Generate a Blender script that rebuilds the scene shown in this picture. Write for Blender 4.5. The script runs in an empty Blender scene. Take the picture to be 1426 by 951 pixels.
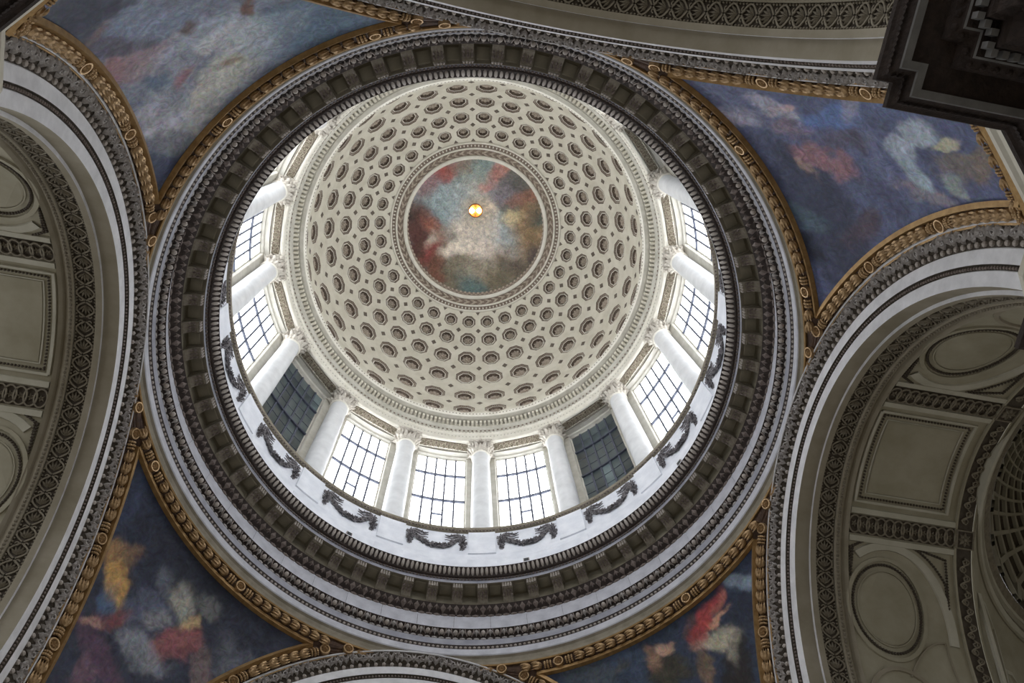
import bpy, math, random
import numpy as np
from mathutils import Matrix, Vector

# ------------------------------------------------------------------ camera, sky, exposure
PI = math.pi
EYE = 1.6                                   # eye height above the floor
PHI = math.radians(10.065)                  # turn of the crossing about the vertical axis
scene = bpy.context.scene
C = scene.collection

def axis_rot(wx, wy):
    t = math.hypot(wx, wy); k = Vector((wx/t, wy/t, 0))
    return Matrix.Rotation(t, 3, k)
RM = axis_rot(-0.26980186, 0.0404462)
cam_data = bpy.data.cameras.new('camera')
cam_data.sensor_width = 36.0
cam_data.lens = 1234.41/1426*36.0
cam_data.clip_end = 500
cam = bpy.data.objects.new('camera', cam_data); C.objects.link(cam)
right, down, fwd = RM.col[0], RM.col[1], RM.col[2]
M4 = Matrix.Identity(4)
for i in range(3):
    M4[i][0] = right[i]; M4[i][1] = -down[i]; M4[i][2] = -fwd[i]
M4[0][3], M4[1][3], M4[2][3] = 0.026, -9.309, EYE
cam.matrix_world = M4
scene.camera = cam

world = bpy.data.worlds.new('overcast_sky'); scene.world = world
world.use_nodes = True
bg = world.node_tree.nodes['Background']
bg.inputs[0].default_value = (0.93, 0.96, 1.0, 1); bg.inputs[1].default_value = 1.15
WINDOW_LIGHT = 5.0
scene.view_settings.view_transform = 'Standard'
scene.view_settings.look = 'None'
scene.view_settings.gamma = 1.0
scene.view_settings.exposure = 0.25
scene.view_settings.use_curve_mapping = False

# ------------------------------------------------------------------ materials
def srgb(r, g, b):
    f = lambda c: (c/255/12.92 if c/255 <= 0.04045 else ((c/255+0.055)/1.055)**2.4)
    return (f(r), f(g), f(b), 1)
MATS = {}
def mat(name, col, col2=None, rough=0.75, metal=0.0, scale=3.0, bump=0.0, bscale=20.0, detail=6, spec=0.3, stretch=None):
    m = bpy.data.materials.new(name); m.use_nodes = True
    nt = m.node_tree; b = nt.nodes['Principled BSDF']
    b.inputs['Roughness'].default_value = rough; b.inputs['Metallic'].default_value = metal
    b.inputs['Specular IOR Level'].default_value = spec
    tc = nt.nodes.new('ShaderNodeTexCoord')
    vec = tc.outputs['Object']
    if stretch:
        mp = nt.nodes.new('ShaderNodeMapping'); mp.inputs['Scale'].default_value = stretch
        nt.links.new(vec, mp.inputs['Vector']); vec = mp.outputs['Vector']
    if col2:
        n = nt.nodes.new('ShaderNodeTexNoise'); n.inputs['Scale'].default_value = scale
        n.inputs['Detail'].default_value = detail; n.inputs['Roughness'].default_value = 0.62
        r = nt.nodes.new('ShaderNodeValToRGB')
        r.color_ramp.elements[0].position = 0.34; r.color_ramp.elements[1].position = 0.66
        r.color_ramp.elements[0].color = col; r.color_ramp.elements[1].color = col2
        nt.links.new(vec, n.inputs['Vector']); nt.links.new(n.outputs['Fac'], r.inputs['Fac'])
        nt.links.new(r.outputs['Color'], b.inputs['Base Color'])
    else:
        b.inputs['Base Color'].default_value = col
    if bump:
        n2 = nt.nodes.new('ShaderNodeTexNoise'); n2.inputs['Scale'].default_value = bscale; n2.inputs['Detail'].default_value = 4
        bp = nt.nodes.new('ShaderNodeBump'); bp.inputs['Strength'].default_value = bump; bp.inputs['Distance'].default_value = 0.05
        nt.links.new(vec, n2.inputs['Vector']); nt.links.new(n2.outputs['Fac'], bp.inputs['Height'])
        nt.links.new(bp.outputs['Normal'], b.inputs['Normal'])
    MATS[name] = m
    return m
def emis(name, col, strength):
    m = bpy.data.materials.new(name); m.use_nodes = True
    nt = m.node_tree; b = nt.nodes['Principled BSDF']
    b.inputs['Base Color'].default_value = (0.8, 0.8, 0.8, 1)
    b.inputs['Emission Color'].default_value = col; b.inputs['Emission Strength'].default_value = strength
    MATS[name] = m
    return m
mat('plaster_cream', srgb(206, 200, 184), srgb(222, 217, 203), scale=1.1)
mat('moulding_cream', srgb(214, 209, 196), srgb(228, 224, 214), scale=2.0)
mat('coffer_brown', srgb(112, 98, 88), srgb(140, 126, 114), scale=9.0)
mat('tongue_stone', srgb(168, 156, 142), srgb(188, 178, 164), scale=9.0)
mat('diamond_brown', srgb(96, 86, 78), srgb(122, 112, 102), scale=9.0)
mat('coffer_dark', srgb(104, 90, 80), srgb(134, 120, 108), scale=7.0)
mat('rosette_stone', srgb(164, 151, 136), srgb(192, 180, 166), scale=8.0)
mat('marble_white', srgb(216, 219, 227), srgb(236, 238, 244), scale=1.3, rough=0.5)
mat('marble_column', srgb(205, 206, 208), srgb(226, 227, 229), scale=0.9, rough=0.45)
mat('jamb_stone', srgb(176, 172, 160), srgb(198, 194, 184), scale=1.5)
mat('capital_stone', srgb(168, 160, 148), srgb(214, 208, 198), scale=5.0)
mat('capital_ground', srgb(104, 95, 85), srgb(134, 125, 114), scale=5.0)  # darker copy for the bell; recess shade behind the leaves put into colour
mat('frieze_relief', srgb(120, 110, 92), srgb(176, 168, 150), scale=9.0, bump=1.0, bscale=9.0)
mat('stone_grey', srgb(176, 176, 183), srgb(202, 202, 208), scale=1.6)
mat('stone_blue_grey', srgb(140, 141, 150), srgb(166, 166, 174), scale=1.6)
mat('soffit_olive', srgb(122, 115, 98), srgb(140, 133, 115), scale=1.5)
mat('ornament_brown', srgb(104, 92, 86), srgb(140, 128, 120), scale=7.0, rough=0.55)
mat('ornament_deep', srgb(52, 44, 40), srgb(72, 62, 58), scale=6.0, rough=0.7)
mat('ornament_grey', srgb(150, 144, 140), srgb(188, 183, 180), scale=6.0, rough=0.6)
mat('bead_light', srgb(166, 156, 148), srgb(190, 182, 174), scale=5.0, rough=0.5)
mat('arch_white', srgb(205, 204, 206), srgb(228, 227, 229), scale=1.8)
mat('arch_tan', srgb(136, 128, 110), srgb(154, 146, 130), scale=0.9)
mat('arch_ornament', srgb(112, 104, 90), srgb(138, 130, 114), scale=5.0)
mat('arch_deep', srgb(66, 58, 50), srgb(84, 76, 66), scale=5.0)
mat('vault_stone', srgb(146, 140, 120), srgb(166, 160, 142), scale=0.7)
mat('vault_pale', srgb(170, 166, 150), srgb(186, 182, 168), scale=1.0)
mat('gold', srgb(152, 124, 90), srgb(190, 160, 120), scale=6.0, rough=0.42, metal=0.6)
mat('gold_rail', srgb(142, 112, 72), srgb(174, 142, 96), scale=4.0, rough=0.45, metal=0.5)
mat('gold_dark', srgb(54, 38, 28), srgb(78, 56, 40), scale=6.0, rough=0.5, metal=0.4)
mat('tan_cavetto', srgb(120, 112, 96), srgb(142, 134, 118), scale=2.0)
mat('pier_cream', srgb(196, 190, 174), srgb(216, 211, 198), scale=0.8)
mat('cornice_shade', srgb(32, 23, 19), srgb(48, 37, 31), scale=5.0, bump=0.6, bscale=14.0)  # dirty stone with the cornice's shade put into its near-black colour
mat('cornice_fillet', srgb(92, 90, 88), srgb(108, 106, 104), scale=3.0)
mat('floor_stone', srgb(104, 96, 84), srgb(128, 119, 104), scale=0.6)
mat('garland_bronze', srgb(82, 78, 82), srgb(140, 136, 138), scale=9.0, rough=0.5)
mat('lead_bar', srgb(70, 74, 88), srgb(88, 92, 106), scale=5.0, rough=0.6)
for nm_, k_ in (('slate_pane', 1.0), ('slate_pane_pale', 1.32), ('slate_pane_deep', 0.82)):
    mat(nm_, srgb(58*k_, 68*k_, 72*k_), srgb(88*k_, 100*k_, 102*k_), scale=0.6, rough=0.3, spec=0.5)
mat('window_stone', srgb(186, 182, 172), srgb(204, 201, 192), scale=1.4)
mat('lamp_metal', srgb(150, 100, 60), srgb(178, 122, 74), rough=0.35, metal=0.8)
mat('fixture_metal', srgb(150, 140, 140), srgb(172, 162, 160), rough=0.5)
mat('fixture_glass', srgb(60, 64, 70), srgb(80, 84, 90), rough=0.15, spec=0.6)
emis('daylight_pane', (0.94, 0.97, 1.0, 1), WINDOW_LIGHT)
emis('slot_pane', (0.96, 0.97, 1.0, 1), 14.0)
emis('bulb_glow', (1.0, 0.60, 0.24, 1), 60.0)

def paint_material(name, gain, sat=1.0):
    m = bpy.data.materials.new(name); m.use_nodes = True
    nt = m.node_tree; b = nt.nodes['Principled BSDF']
    b.inputs['Roughness'].default_value = 0.6; b.inputs['Specular IOR Level'].default_value = 0.25
    at = nt.nodes.new('ShaderNodeAttribute'); at.attribute_name = 'paint'
    tc = nt.nodes.new('ShaderNodeTexCoord')
    n = nt.nodes.new('ShaderNodeTexNoise'); n.inputs['Scale'].default_value = 2.4; n.inputs['Detail'].default_value = 8
    n.inputs['Roughness'].default_value = 0.7; n.inputs['Distortion'].default_value = 1.6
    r = nt.nodes.new('ShaderNodeValToRGB')
    r.color_ramp.elements[0].position = 0.3; r.color_ramp.elements[1].position = 0.72
    r.color_ramp.elements[0].color = (0.55*gain, 0.55*gain, 0.56*gain, 1); r.color_ramp.elements[1].color = (1.5*gain, 1.48*gain, 1.45*gain, 1)
    mx = nt.nodes.new('ShaderNodeMix'); mx.data_type = 'RGBA'; mx.blend_type = 'MULTIPLY'; mx.inputs[0].default_value = 1.0
    nt.links.new(tc.outputs['Object'], n.inputs['Vector']); nt.links.new(n.outputs['Fac'], r.inputs['Fac'])
    nt.links.new(at.outputs['Color'], mx.inputs[6]); nt.links.new(r.outputs['Color'], mx.inputs[7])
    n2 = nt.nodes.new('ShaderNodeTexNoise'); n2.inputs['Scale'].default_value = 5.5; n2.inputs['Detail'].default_value = 6; n2.inputs['Distortion'].default_value = 2.2
    mp = nt.nodes.new('ShaderNodeMapping'); mp.inputs['Scale'].default_value = (1, 1, 0.55); mp.inputs['Rotation'].default_value = (0.5, 0.3, 0.8)
    nt.links.new(tc.outputs['Object'], mp.inputs['Vector']); nt.links.new(mp.outputs['Vector'], n2.inputs['Vector'])
    sc2 = nt.nodes.new('ShaderNodeMix'); sc2.data_type = 'RGBA'; sc2.blend_type = 'OVERLAY'; sc2.inputs[0].default_value = 0.42
    nt.links.new(mx.outputs[2], sc2.inputs[6]); nt.links.new(n2.outputs['Color'], sc2.inputs[7])
    nt.links.new(sc2.outputs[2], b.inputs['Base Color'])
    MATS[name] = m
    return m
paint_material('pendentive_paint', 2.0)
paint_material('cupola_paint', 1.25)

# ------------------------------------------------------------------ mesh helpers
class MB:
    """collects vertices and faces (with a material slot each) and links them as one mesh object"""
    def __init__(self): self.v = []; self.f = []; self.m = []
    def add(self, V, F, mi=0):
        o = len(self.v); self.v.extend([tuple(map(float, p)) for p in V])
        for f in F: self.f.append(tuple(i+o for i in f)); self.m.append(mi)
    def box(self, x0, x1, y0, y1, z0, z1, mi=0):
        V = [(x, y, z) for x in (x0, x1) for y in (y0, y1) for z in (z0, z1)]
        self.add(V, [(0,1,3,2),(4,6,7,5),(0,4,5,1),(2,3,7,6),(0,2,6,4),(1,5,7,3)], mi)
    def grid(self, P, mi=0, closed_u=False, closed_v=False):
        """P[i][j] points"""
        nu, nv = len(P), len(P[0]); V = [p for row in P for p in row]; F = []
        for i in range(nu if closed_u else nu-1):
            for j in range(nv if closed_v else nv-1):
                a = i*nv+j; b = ((i+1) % nu)*nv+j; c = ((i+1) % nu)*nv+(j+1) % nv; d = i*nv+(j+1) % nv
                F.append((a, b, c, d))
        self.add(V, F, mi)
    def revolve(self, prof, a0=0.0, a1=2*PI, n=128, mi=0):
        """prof (R,z) list about the vertical axis"""
        full = abs(a1-a0-2*PI) < 1e-6; k = n if full else n+1
        P = [[(r*math.cos(a0+(a1-a0)*i/n), r*math.sin(a0+(a1-a0)*i/n), z) for r, z in prof] for i in range(k)]
        self.grid(P, mi, closed_u=full)
    def tube(self, path, r, ns=5, closed=False, mi=0, taper=None):
        path = [Vector(p) for p in path]; n = len(path); P = []
        up = None
        for i, p in enumerate(path):
            t = (path[(i+1) % n]-path[i-1]) if closed else (path[min(i+1, n-1)]-path[max(i-1, 0)])
            if t.length < 1e-9: t = Vector((1, 0, 0))
            t.normalize()
            if up is None:
                up = Vector((0, 0, 1)) if abs(t.z) < 0.9 else Vector((1, 0, 0))
            s = t.cross(up)
            if s.length < 1e-6: s = t.orthogonal()
            s.normalize(); up = s.cross(t).normalized()
            rr = r*(taper(i/(n-1)) if taper else 1)
            P.append([p+s*rr*math.cos(2*PI*k/ns+PI/ns)+up*rr*math.sin(2*PI*k/ns+PI/ns) for k in range(ns)])
        self.grid(P, mi, closed_u=closed, closed_v=True)
    def bead(self, c, r, e=(1, 1, 1), nu=6, nv=4, ax=None, mi=0):
        """low ellipsoid; ax = 3 axis vectors"""
        ax = ax or (Vector((1,0,0)), Vector((0,1,0)), Vector((0,0,1))); c = Vector(c); V = []; F = []
        for j in range(1, nv):
            t = PI*j/nv
            for i in range(nu):
                a = 2*PI*i/nu
                V.append(c+ax[0]*(r*e[0]*math.sin(t)*math.cos(a))+ax[1]*(r*e[1]*math.sin(t)*math.sin(a))+ax[2]*(r*e[2]*math.cos(t)))
        V.append(c+ax[2]*(r*e[2])); V.append(c-ax[2]*(r*e[2])); T = len(V)-2; B = len(V)-1
        for j in range(nv-2):
            for i in range(nu): F.append((j*nu+i, j*nu+(i+1) % nu, (j+1)*nu+(i+1) % nu, (j+1)*nu+i))
        for i in range(nu):
            F.append((T, (i+1) % nu, i)); F.append((B, (nv-2)*nu+i, (nv-2)*nu+(i+1) % nu))
        self.add(V, F, mi)
    def blade(self, o, d, s, n, L, W, H, mi=0, curl=0.0):
        """pointed leaf from o along d (side s, up n), with a raised rib"""
        o, d, s, n = Vector(o), Vector(d), Vector(s), Vector(n)
        V = [o, o+d*L*0.4+s*W*0.5, o+d*L*0.4-s*W*0.5, o+d*L+n*curl, o+d*L*0.42+n*H, o+d*L*0.8+n*(H*0.7+curl)]
        self.add(V, [(0,4,1),(0,2,4),(1,4,5),(2,5,4),(1,5,3),(2,3,5)], mi)
    def data(self, name, mats, smooth=False):
        me = bpy.data.meshes.new(name); me.from_pydata(self.v, [], self.f)
        for m in mats: me.materials.append(MATS[m])
        me.polygons.foreach_set('material_index', self.m)
        me.polygons.foreach_set('use_smooth', [smooth]*len(self.f))
        me.update(); return me
    def build(self, name, mats, parent=None, smooth=False, rz=0.0, loc=(0, 0, 0)):
        if isinstance(mats, str): mats = [mats]
        return inst(name, self.data(name, mats, smooth), parent, loc, (0, 0, rz))
def inst(name, me, parent=None, loc=(0, 0, 0), rot=(0, 0, 0), scale=(1, 1, 1)):
    o = bpy.data.objects.new(name, me); C.objects.link(o)
    o.location = loc; o.rotation_euler = rot; o.scale = scale
    if parent: o.parent = parent
    return o
def empty(name, loc=(0, 0, 0), rz=0.0): return inst(name, None, None, loc, (0, 0, rz))
def tag(o, label=None, cat=None, group=None, kind=None):
    if label: o['label'] = label
    if cat: o['category'] = cat
    if group: o['group'] = group
    if kind: o['kind'] = kind
    return o
def struct(o, label, cat=None): return tag(o, label, cat, None, 'structure')
def Zw(z): return z+EYE
def zp(prof): return [(r, Zw(z)) for r, z in prof]
def pol(r, a, z): return Vector((r*math.cos(a), r*math.sin(a), z))
COL0 = PHI-math.radians(11.25)              # azimuth of the first drum column
BAY = math.radians(22.5)
rng = random.Random(7)

STROKES = {
    2: [(42.0, 21.43, 1.04, 38, 42, 62), (39.1, 24.52, 0.6, 122, 92, 100), (40.1, 23.43, 0.47, 70, 66, 84), (44.9, 25.44, 0.72, 120, 130, 150), (38.2, 26.34, 0.64, 112, 118, 135), (42.8, 27.52, 0.67, 150, 150, 142), (49.6, 26.66, 0.65, 140, 148, 158), (45.6, 24.91, 0.2, 80, 60, 55), (52.2, 25.62, 0.19, 95, 60, 50), (33.7, 27.02, 0.48, 135, 135, 148), (25.5, 27.92, 0.68, 38, 48, 78), (31.2, 27.78, 0.41, 90, 92, 104), (59.4, 27.31, 1.11, 56, 84, 112), (53.5, 27.09, 0.66, 110, 125, 145), (43.6, 23.45, 0.57, 95, 108, 135), (46.2, 27.33, 0.18, 120, 85, 60), (39.4, 26.37, 0.21, 120, 60, 65), (38.4, 25.81, 0.29, 60, 82, 112), (37.3, 24.08, 0.27, 128, 84, 88), (46.2, 26.13, 0.34, 150, 155, 160), (40.3, 22.45, 0.25, 96, 78, 84), (38.0, 27.99, 0.5, 128, 130, 132)],
    3: [(28.3, 27.95, 0.91, 70, 78, 115), (32.3, 28.19, 0.41, 128, 125, 150), (33.5, 26.76, 0.35, 135, 135, 155), (34.6, 26.52, 0.19, 150, 120, 120), (38.7, 25.34, 0.45, 60, 88, 150), (37.6, 23.26, 0.53, 62, 76, 120), (44.0, 26.27, 0.43, 128, 82, 92), (44.4, 27.06, 0.2, 150, 115, 105), (38.4, 26.51, 0.3, 100, 85, 105), (41.9, 24.89, 0.4, 70, 66, 92), (52.0, 27.27, 1.1, 40, 44, 68), (48.2, 27.69, 0.67, 45, 52, 80), (42.8, 22.58, 0.4, 128, 142, 160), (47.2, 23.04, 0.41, 120, 140, 155), (44.0, 21.41, 0.21, 150, 145, 118), (46.9, 21.23, 0.34, 92, 84, 80), (46.8, 20.42, 0.3, 100, 88, 78), (49.5, 23.09, 0.37, 105, 95, 110), (54.6, 26.41, 0.47, 66, 52, 68), (49.8, 24.51, 0.4, 55, 60, 95), (44.4, 24.29, 0.35, 80, 90, 130), (51.6, 28.05, 0.32, 60, 85, 100), (37.7, 24.21, 0.27, 110, 112, 135), (49.4, 21.73, 0.21, 110, 120, 120), (57.1, 28.24, 0.46, 30, 34, 52)],
    1: [(57.2, 28.09, 1.37, 30, 36, 56), (43.3, 28.71, 1.4, 24, 28, 42), (53.9, 26.08, 0.42, 170, 122, 52), (54.9, 26.7, 0.26, 110, 80, 55), (43.4, 27.21, 0.4, 128, 126, 116), (47.2, 27.18, 0.31, 70, 74, 88), (40.4, 25.78, 0.46, 122, 62, 66), (52.2, 25.27, 0.33, 50, 72, 105), (49.7, 25.11, 0.33, 105, 52, 52), (48.2, 23.71, 0.5, 72, 48, 70), (43.1, 24.96, 0.44, 98, 102, 114), (40.7, 26.74, 0.2, 165, 130, 85), (46.7, 25.85, 0.52, 64, 70, 92), (51.4, 28.07, 0.68, 34, 36, 50), (33.5, 27.6, 0.78, 34, 38, 54), (39.9, 27.62, 0.31, 90, 92, 92), (32.1, 26.69, 0.52, 70, 74, 86), (61.3, 27.69, 0.56, 40, 52, 80), (48.4, 22.91, 0.26, 88, 60, 78), (35.3, 25.94, 0.34, 92, 76, 78), (44.8, 25.95, 0.25, 115, 115, 120), (51.7, 24.42, 0.2, 150, 105, 92)],
    0: [(35.9, 28.05, 0.36, 165, 44, 42), (39.3, 27.67, 0.31, 140, 40, 40), (33.3, 28.19, 0.18, 150, 80, 62), (34.9, 27.66, 0.18, 170, 112, 84), (28.9, 28.19, 0.27, 100, 118, 140), (34.6, 29.19, 0.95, 28, 38, 62), (23.9, 28.82, 0.7, 34, 44, 70), (45.6, 27.9, 0.2, 160, 118, 92), (46.9, 27.1, 0.48, 52, 48, 34), (48.7, 27.82, 0.27, 120, 84, 62), (36.6, 27.04, 0.35, 150, 140, 118), (35.5, 26.37, 0.26, 120, 112, 98), (36.8, 25.72, 0.52, 34, 28, 24), (53.5, 27.87, 0.68, 40, 54, 78), (58.7, 28.0, 0.45, 52, 62, 74), (41.7, 26.17, 0.3, 96, 74, 56), (46.9, 28.84, 0.58, 32, 44, 66), (29.8, 27.05, 0.44, 30, 36, 54), (55.1, 28.12, 0.18, 64, 60, 52), (39.6, 28.14, 0.23, 70, 56, 60)],
}
CUPOLA_STROKES = [(-0.08, 0.12, 1.7, 226, 208, 178), (-0.09, 2.35, 1.36, 205, 196, 190), (-1.38, 3.21, 0.79, 220, 212, 200), (-2.56, -0.73, 1.47, 140, 172, 188), (2.31, 2.3, 1.36, 150, 172, 186), (-0.11, -3.45, 1.47, 116, 150, 156), (-3.73, -1.69, 1.7, 112, 146, 160), (-3.7, -2.73, 1.13, 176, 52, 50), (-2.21, -3.29, 0.68, 170, 80, 70), (-3.85, -1.7, 0.68, 150, 60, 55), (-4.65, 0.36, 1.02, 100, 64, 60), (-3.79, 1.03, 0.91, 160, 84, 66), (-4.96, 2.38, 1.02, 92, 44, 44), (-4.03, 3.61, 0.79, 150, 50, 50), (-3.31, 4.78, 0.91, 120, 70, 54), (-4.66, 4.09, 0.68, 80, 66, 54), (-1.99, 5.41, 1.02, 112, 104, 84), (-0.16, 4.92, 1.13, 150, 142, 124), (-0.47, 6.08, 0.91, 74, 112, 118), (1.66, 5.43, 0.91, 108, 100, 78), (3.51, 3.39, 1.13, 140, 112, 82), (4.41, 2.16, 0.91, 150, 120, 80), (3.77, 4.74, 1.02, 96, 84, 72), (4.98, 3.24, 0.68, 52, 54, 76), (4.41, 0.38, 0.79, 158, 120, 80), (3.22, 0.76, 0.62, 206, 190, 140), (2.3, -1.64, 1.25, 128, 122, 142), (1.69, -3.16, 0.79, 190, 110, 100), (0.61, -2.1, 0.4, 214, 120, 110), (3.49, -2.3, 1.02, 84, 88, 84), (4.39, -1.44, 0.79, 150, 96, 76), (4.99, 0.33, 0.68, 70, 84, 80), (-1.35, -1.31, 1.25, 160, 178, 186), (1.08, 3.22, 0.79, 200, 192, 186), (-2.9, 2.27, 0.79, 150, 140, 130), (-5.51, 0.28, 0.57, 60, 50, 48), (-0.71, -4.06, 0.79, 150, 104, 76), (-3.8, 2.5, 0.51, 190, 176, 160), (1.09, 1.14, 1.02, 216, 200, 180)]
# ------------------------------------------------------------------ floor and piers come first, then upward
fl = MB(); fl.box(-45, 45, -45, 45, -0.3, 0.0)
struct(fl.build('floor', 'floor_stone'), 'worn stone floor far below the crossing dome', 'floor')

# ------------------------------------------------------------------ inner dome with coffers
DR, DZ = 10.5, 55.9                          # dome radius and centre height above the eye
def dome(az, el, off=0.0):
    R = DR+off
    if el >= 0: return pol(R*math.cos(el), az, Zw(DZ+R*math.sin(el)))
    return pol(R, az, Zw(DZ+DR*el))
ROW_EL = [math.radians(e) for e in (49.2, 41.0, 31.5, 20.6, 7.6, -5.3)]
EDGE = [math.radians(e) for e in (54.0, 45.1, 36.3, 26.1, 14.2, 1.2, -12.5)]
NC = 32; HALF = PI/NC
OCT = []
dm = MB()
hole_r = []
def cell_ring(el, e_lo, e_hi, r):
    outer, inner = [], []
    for i in range(16):
        a = i*PI/8; c, s = math.cos(a), math.sin(a); k = max(abs(c), abs(s)); c1, s1 = c/k, s/k
        ee = el+(e_hi-el)*s1 if s1 > 0 else el+(el-e_lo)*s1
        outer.append((HALF*c1, ee))
        rr = r if i % 2 else r*math.cos(PI/8)
        inner.append((rr*c/(DR*math.cos(max(el, 0))), rr*s/DR))
    return outer, inner
for row, el in enumerate(ROW_EL):
    r = 0.384*2*PI*DR*math.cos(max(el, 0))/NC
    r = min(r, 0.755); hole_r.append(r)
    outer, inner = cell_ring(el, EDGE[row+1], EDGE[row], r)
    for k in range(NC):
        az = COL0+HALF+k*2*HALF
        V = [dome(az+a, e) for a, e in outer]+[dome(az+a, el+e) for a, e in inner]
        dm.add(V, [(i, (i+1) % 16, 16+(i+1) % 16, 16+i) for i in range(16)])
ceiling = struct(dm.build('ceiling', 'plaster_cream'), 'cream coffered inner dome rising above the ring of columns', 'dome')
for row, el in enumerate(ROW_EL):
    r = hole_r[row]
    def pt(rad, psi, dep, el=el):
        return dome(rad*math.cos(psi)/(DR*math.cos(max(el, 0))), el+rad*math.sin(psi)/DR, dep)
    m = MB()
    ang = [PI/8+i*PI/4 for i in range(8)]
    rings = [(1.0, 0.0), (0.985, 0.06), (0.77, 0.11), (0.755, 0.07), (0.675, 0.07), (0.655, 0.30)]
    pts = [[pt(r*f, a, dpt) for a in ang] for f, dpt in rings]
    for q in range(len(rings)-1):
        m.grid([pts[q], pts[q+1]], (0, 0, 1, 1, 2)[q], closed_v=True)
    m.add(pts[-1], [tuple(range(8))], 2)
    for i in range(8):                        # tongues of the leaf border
        for j in range(4):
            f = (j+0.5)/4; a0, a1 = ang[i], ang[(i+1) % 8]+(2*PI if i == 7 else 0)
            p_out = pt(r*0.965, a0, 0.04).lerp(pt(r*0.965, a1, 0.04), f); p_in = pt(r*0.80, a0, 0.05).lerp(pt(r*0.80, a1, 0.05), f)
            dd = (p_in-p_out); L = dd.length; dd.normalize(); nn = -(p_out-Vector((0, 0, Zw(DZ)))).normalized(); ss = dd.cross(nn)
            m.blade(p_out, dd, ss, nn, L, L*0.55, 0.045, 3)
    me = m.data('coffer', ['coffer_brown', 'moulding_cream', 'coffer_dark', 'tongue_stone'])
    g = MB(); c0 = pt(0, 0, 0.26); nn = (Vector((0, 0, Zw(max(DZ, 0))))-c0)
    if el < 0: nn.z = 0
    nn.normalize(); t1 = nn.cross(Vector((0, 0, 1))).normalized(); t2 = nn.cross(t1)
    for i in range(8):
        a = 2*PI*i/8; dd = t1*math.cos(a)+t2*math.sin(a); ss = nn.cross(dd)
        g.blade(c0+dd*r*0.10, dd, ss, nn, r*0.52, r*0.34, 0.12, 0)
        a += PI/8; dd = t1*math.cos(a)+t2*math.sin(a); ss = nn.cross(dd)
        g.blade(c0+dd*r*0.08+nn*0.03, dd, ss, nn, r*0.34, r*0.22, 0.13, 0)
    g.bead(c0+nn*0.06, r*0.16, nu=7, nv=4)
    ge = g.data('rosette', ['rosette_stone'])
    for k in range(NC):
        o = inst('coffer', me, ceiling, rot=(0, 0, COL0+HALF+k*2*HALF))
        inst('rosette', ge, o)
dia = MB()
for e in EDGE[:-1]:
    top = e == EDGE[0]
    for k in range(NC):
        az = COL0+k*2*HALF; s = 0.165*(0.75+0.5*math.cos(max(e, 0))); ca = DR*math.cos(max(e, 0))
        ee = e-math.radians(1.0) if top else e
        q = [(s/ca, 0), (0, s/DR*1.1), (-s/ca, 0), (0, -s/DR*1.1)]
        if top: q = [(s*0.9/ca, s*0.5/DR), (-s*0.9/ca, s*0.5/DR), (0, -s*0.9/DR)]
        V = [dome(az+a, ee+b, 0.0) for a, b in q]+[dome(az+a, ee+b, -0.02) for a, b in q]+[dome(az+a*0.6, ee+b*0.6, -0.012) for a, b in q]
        n = len(q)
        dia.add(V, [(i, (i+1) % n, n+(i+1) % n, n+i) for i in range(n)]+[(n+i, n+(i+1) % n, 2*n+(i+1) % n, 2*n+i) for i in range(n)]+[tuple(range(2*n, 3*n))])
tag(dia.build('diamond_ornaments', 'diamond_brown', ceiling), 'small brown diamonds between the coffers', kind='stuff')
oc = MB()
oc.revolve(zp([(6.20, 64.32), (6.175, 64.28), (6.10, 64.24), (6.05, 64.32)]), n=128, mi=0)
oc.revolve(zp([(6.05, 64.32), (5.80, 64.36)]), n=128, mi=1)
oc.revolve(zp([(5.80, 64.36), (5.78, 64.26), (5.68, 64.26), (5.66, 64.36)]), n=128, mi=0)
oc.revolve(zp([(5.66, 64.36), (5.25, 64.40)]), n=128, mi=1)
oc.revolve(zp([(5.25, 64.40), (5.22, 64.28), (5.02, 64.32), (4.97, 64.40)]), n=128, mi=0)
oc.revolve(zp([(4.97, 64.40), (5.0, 65.6)]), n=128, mi=1)
oc.revolve(zp([(5.0, 65.6), (8.6, 65.8)]), n=96, mi=0)
ocu = oc.build('oculus_moulding', ['moulding_cream', 'coffer_brown'], ceiling, smooth=True)
de = MB()
for i in range(144):
    a = 2*PI*i/144; c = pol(5.93, a, Zw(64.31)); ar = Vector((math.cos(a), math.sin(a), 0)); at = Vector((-ar.y, ar.x, 0))
    de.bead(c, 0.1, (1.0, 0.62, 0.5), ax=(ar, at, Vector((0, 0, 1))), nu=5, nv=3)
tag(de.build('oculus_beads', 'moulding_cream', ocu), kind='stuff')
lv = MB()
for i in range(64):
    a = 2*PI*i/64
    for s in (-1, 1):
        ar = Vector((math.cos(a), math.sin(a), 0)); at = Vector((-ar.y, ar.x, 0)); dn = Vector((0, 0, -1))
        lv.blade(pol(5.455, a, Zw(64.37)), (at+ar*0.42*s).normalized(), ar, dn, 0.52, 0.17, 0.08)
    lv.bead(pol(5.455, a, Zw(64.36)), 0.07, (1, 1, 0.6), nu=5, nv=3)
tag(lv.build('oculus_leaves', 'rosette_stone', ocu), kind='stuff')
rv = MB()
for i in range(96):
    a = 2*PI*i/96
    for zz in (64.62, 65.0, 65.35):
        ar = Vector((math.cos(a), math.sin(a), 0)); at = Vector((-ar.y, ar.x, 0))
        rv.blade(pol(4.98, a+(zz > 64.9)*PI/96, Zw(zz)), Vector((0, 0, 1)), at, -ar, 0.3, 0.24, 0.05)
tag(rv.build('oculus_reveal_leaves', 'rosette_stone', ocu), kind='stuff')

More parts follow.
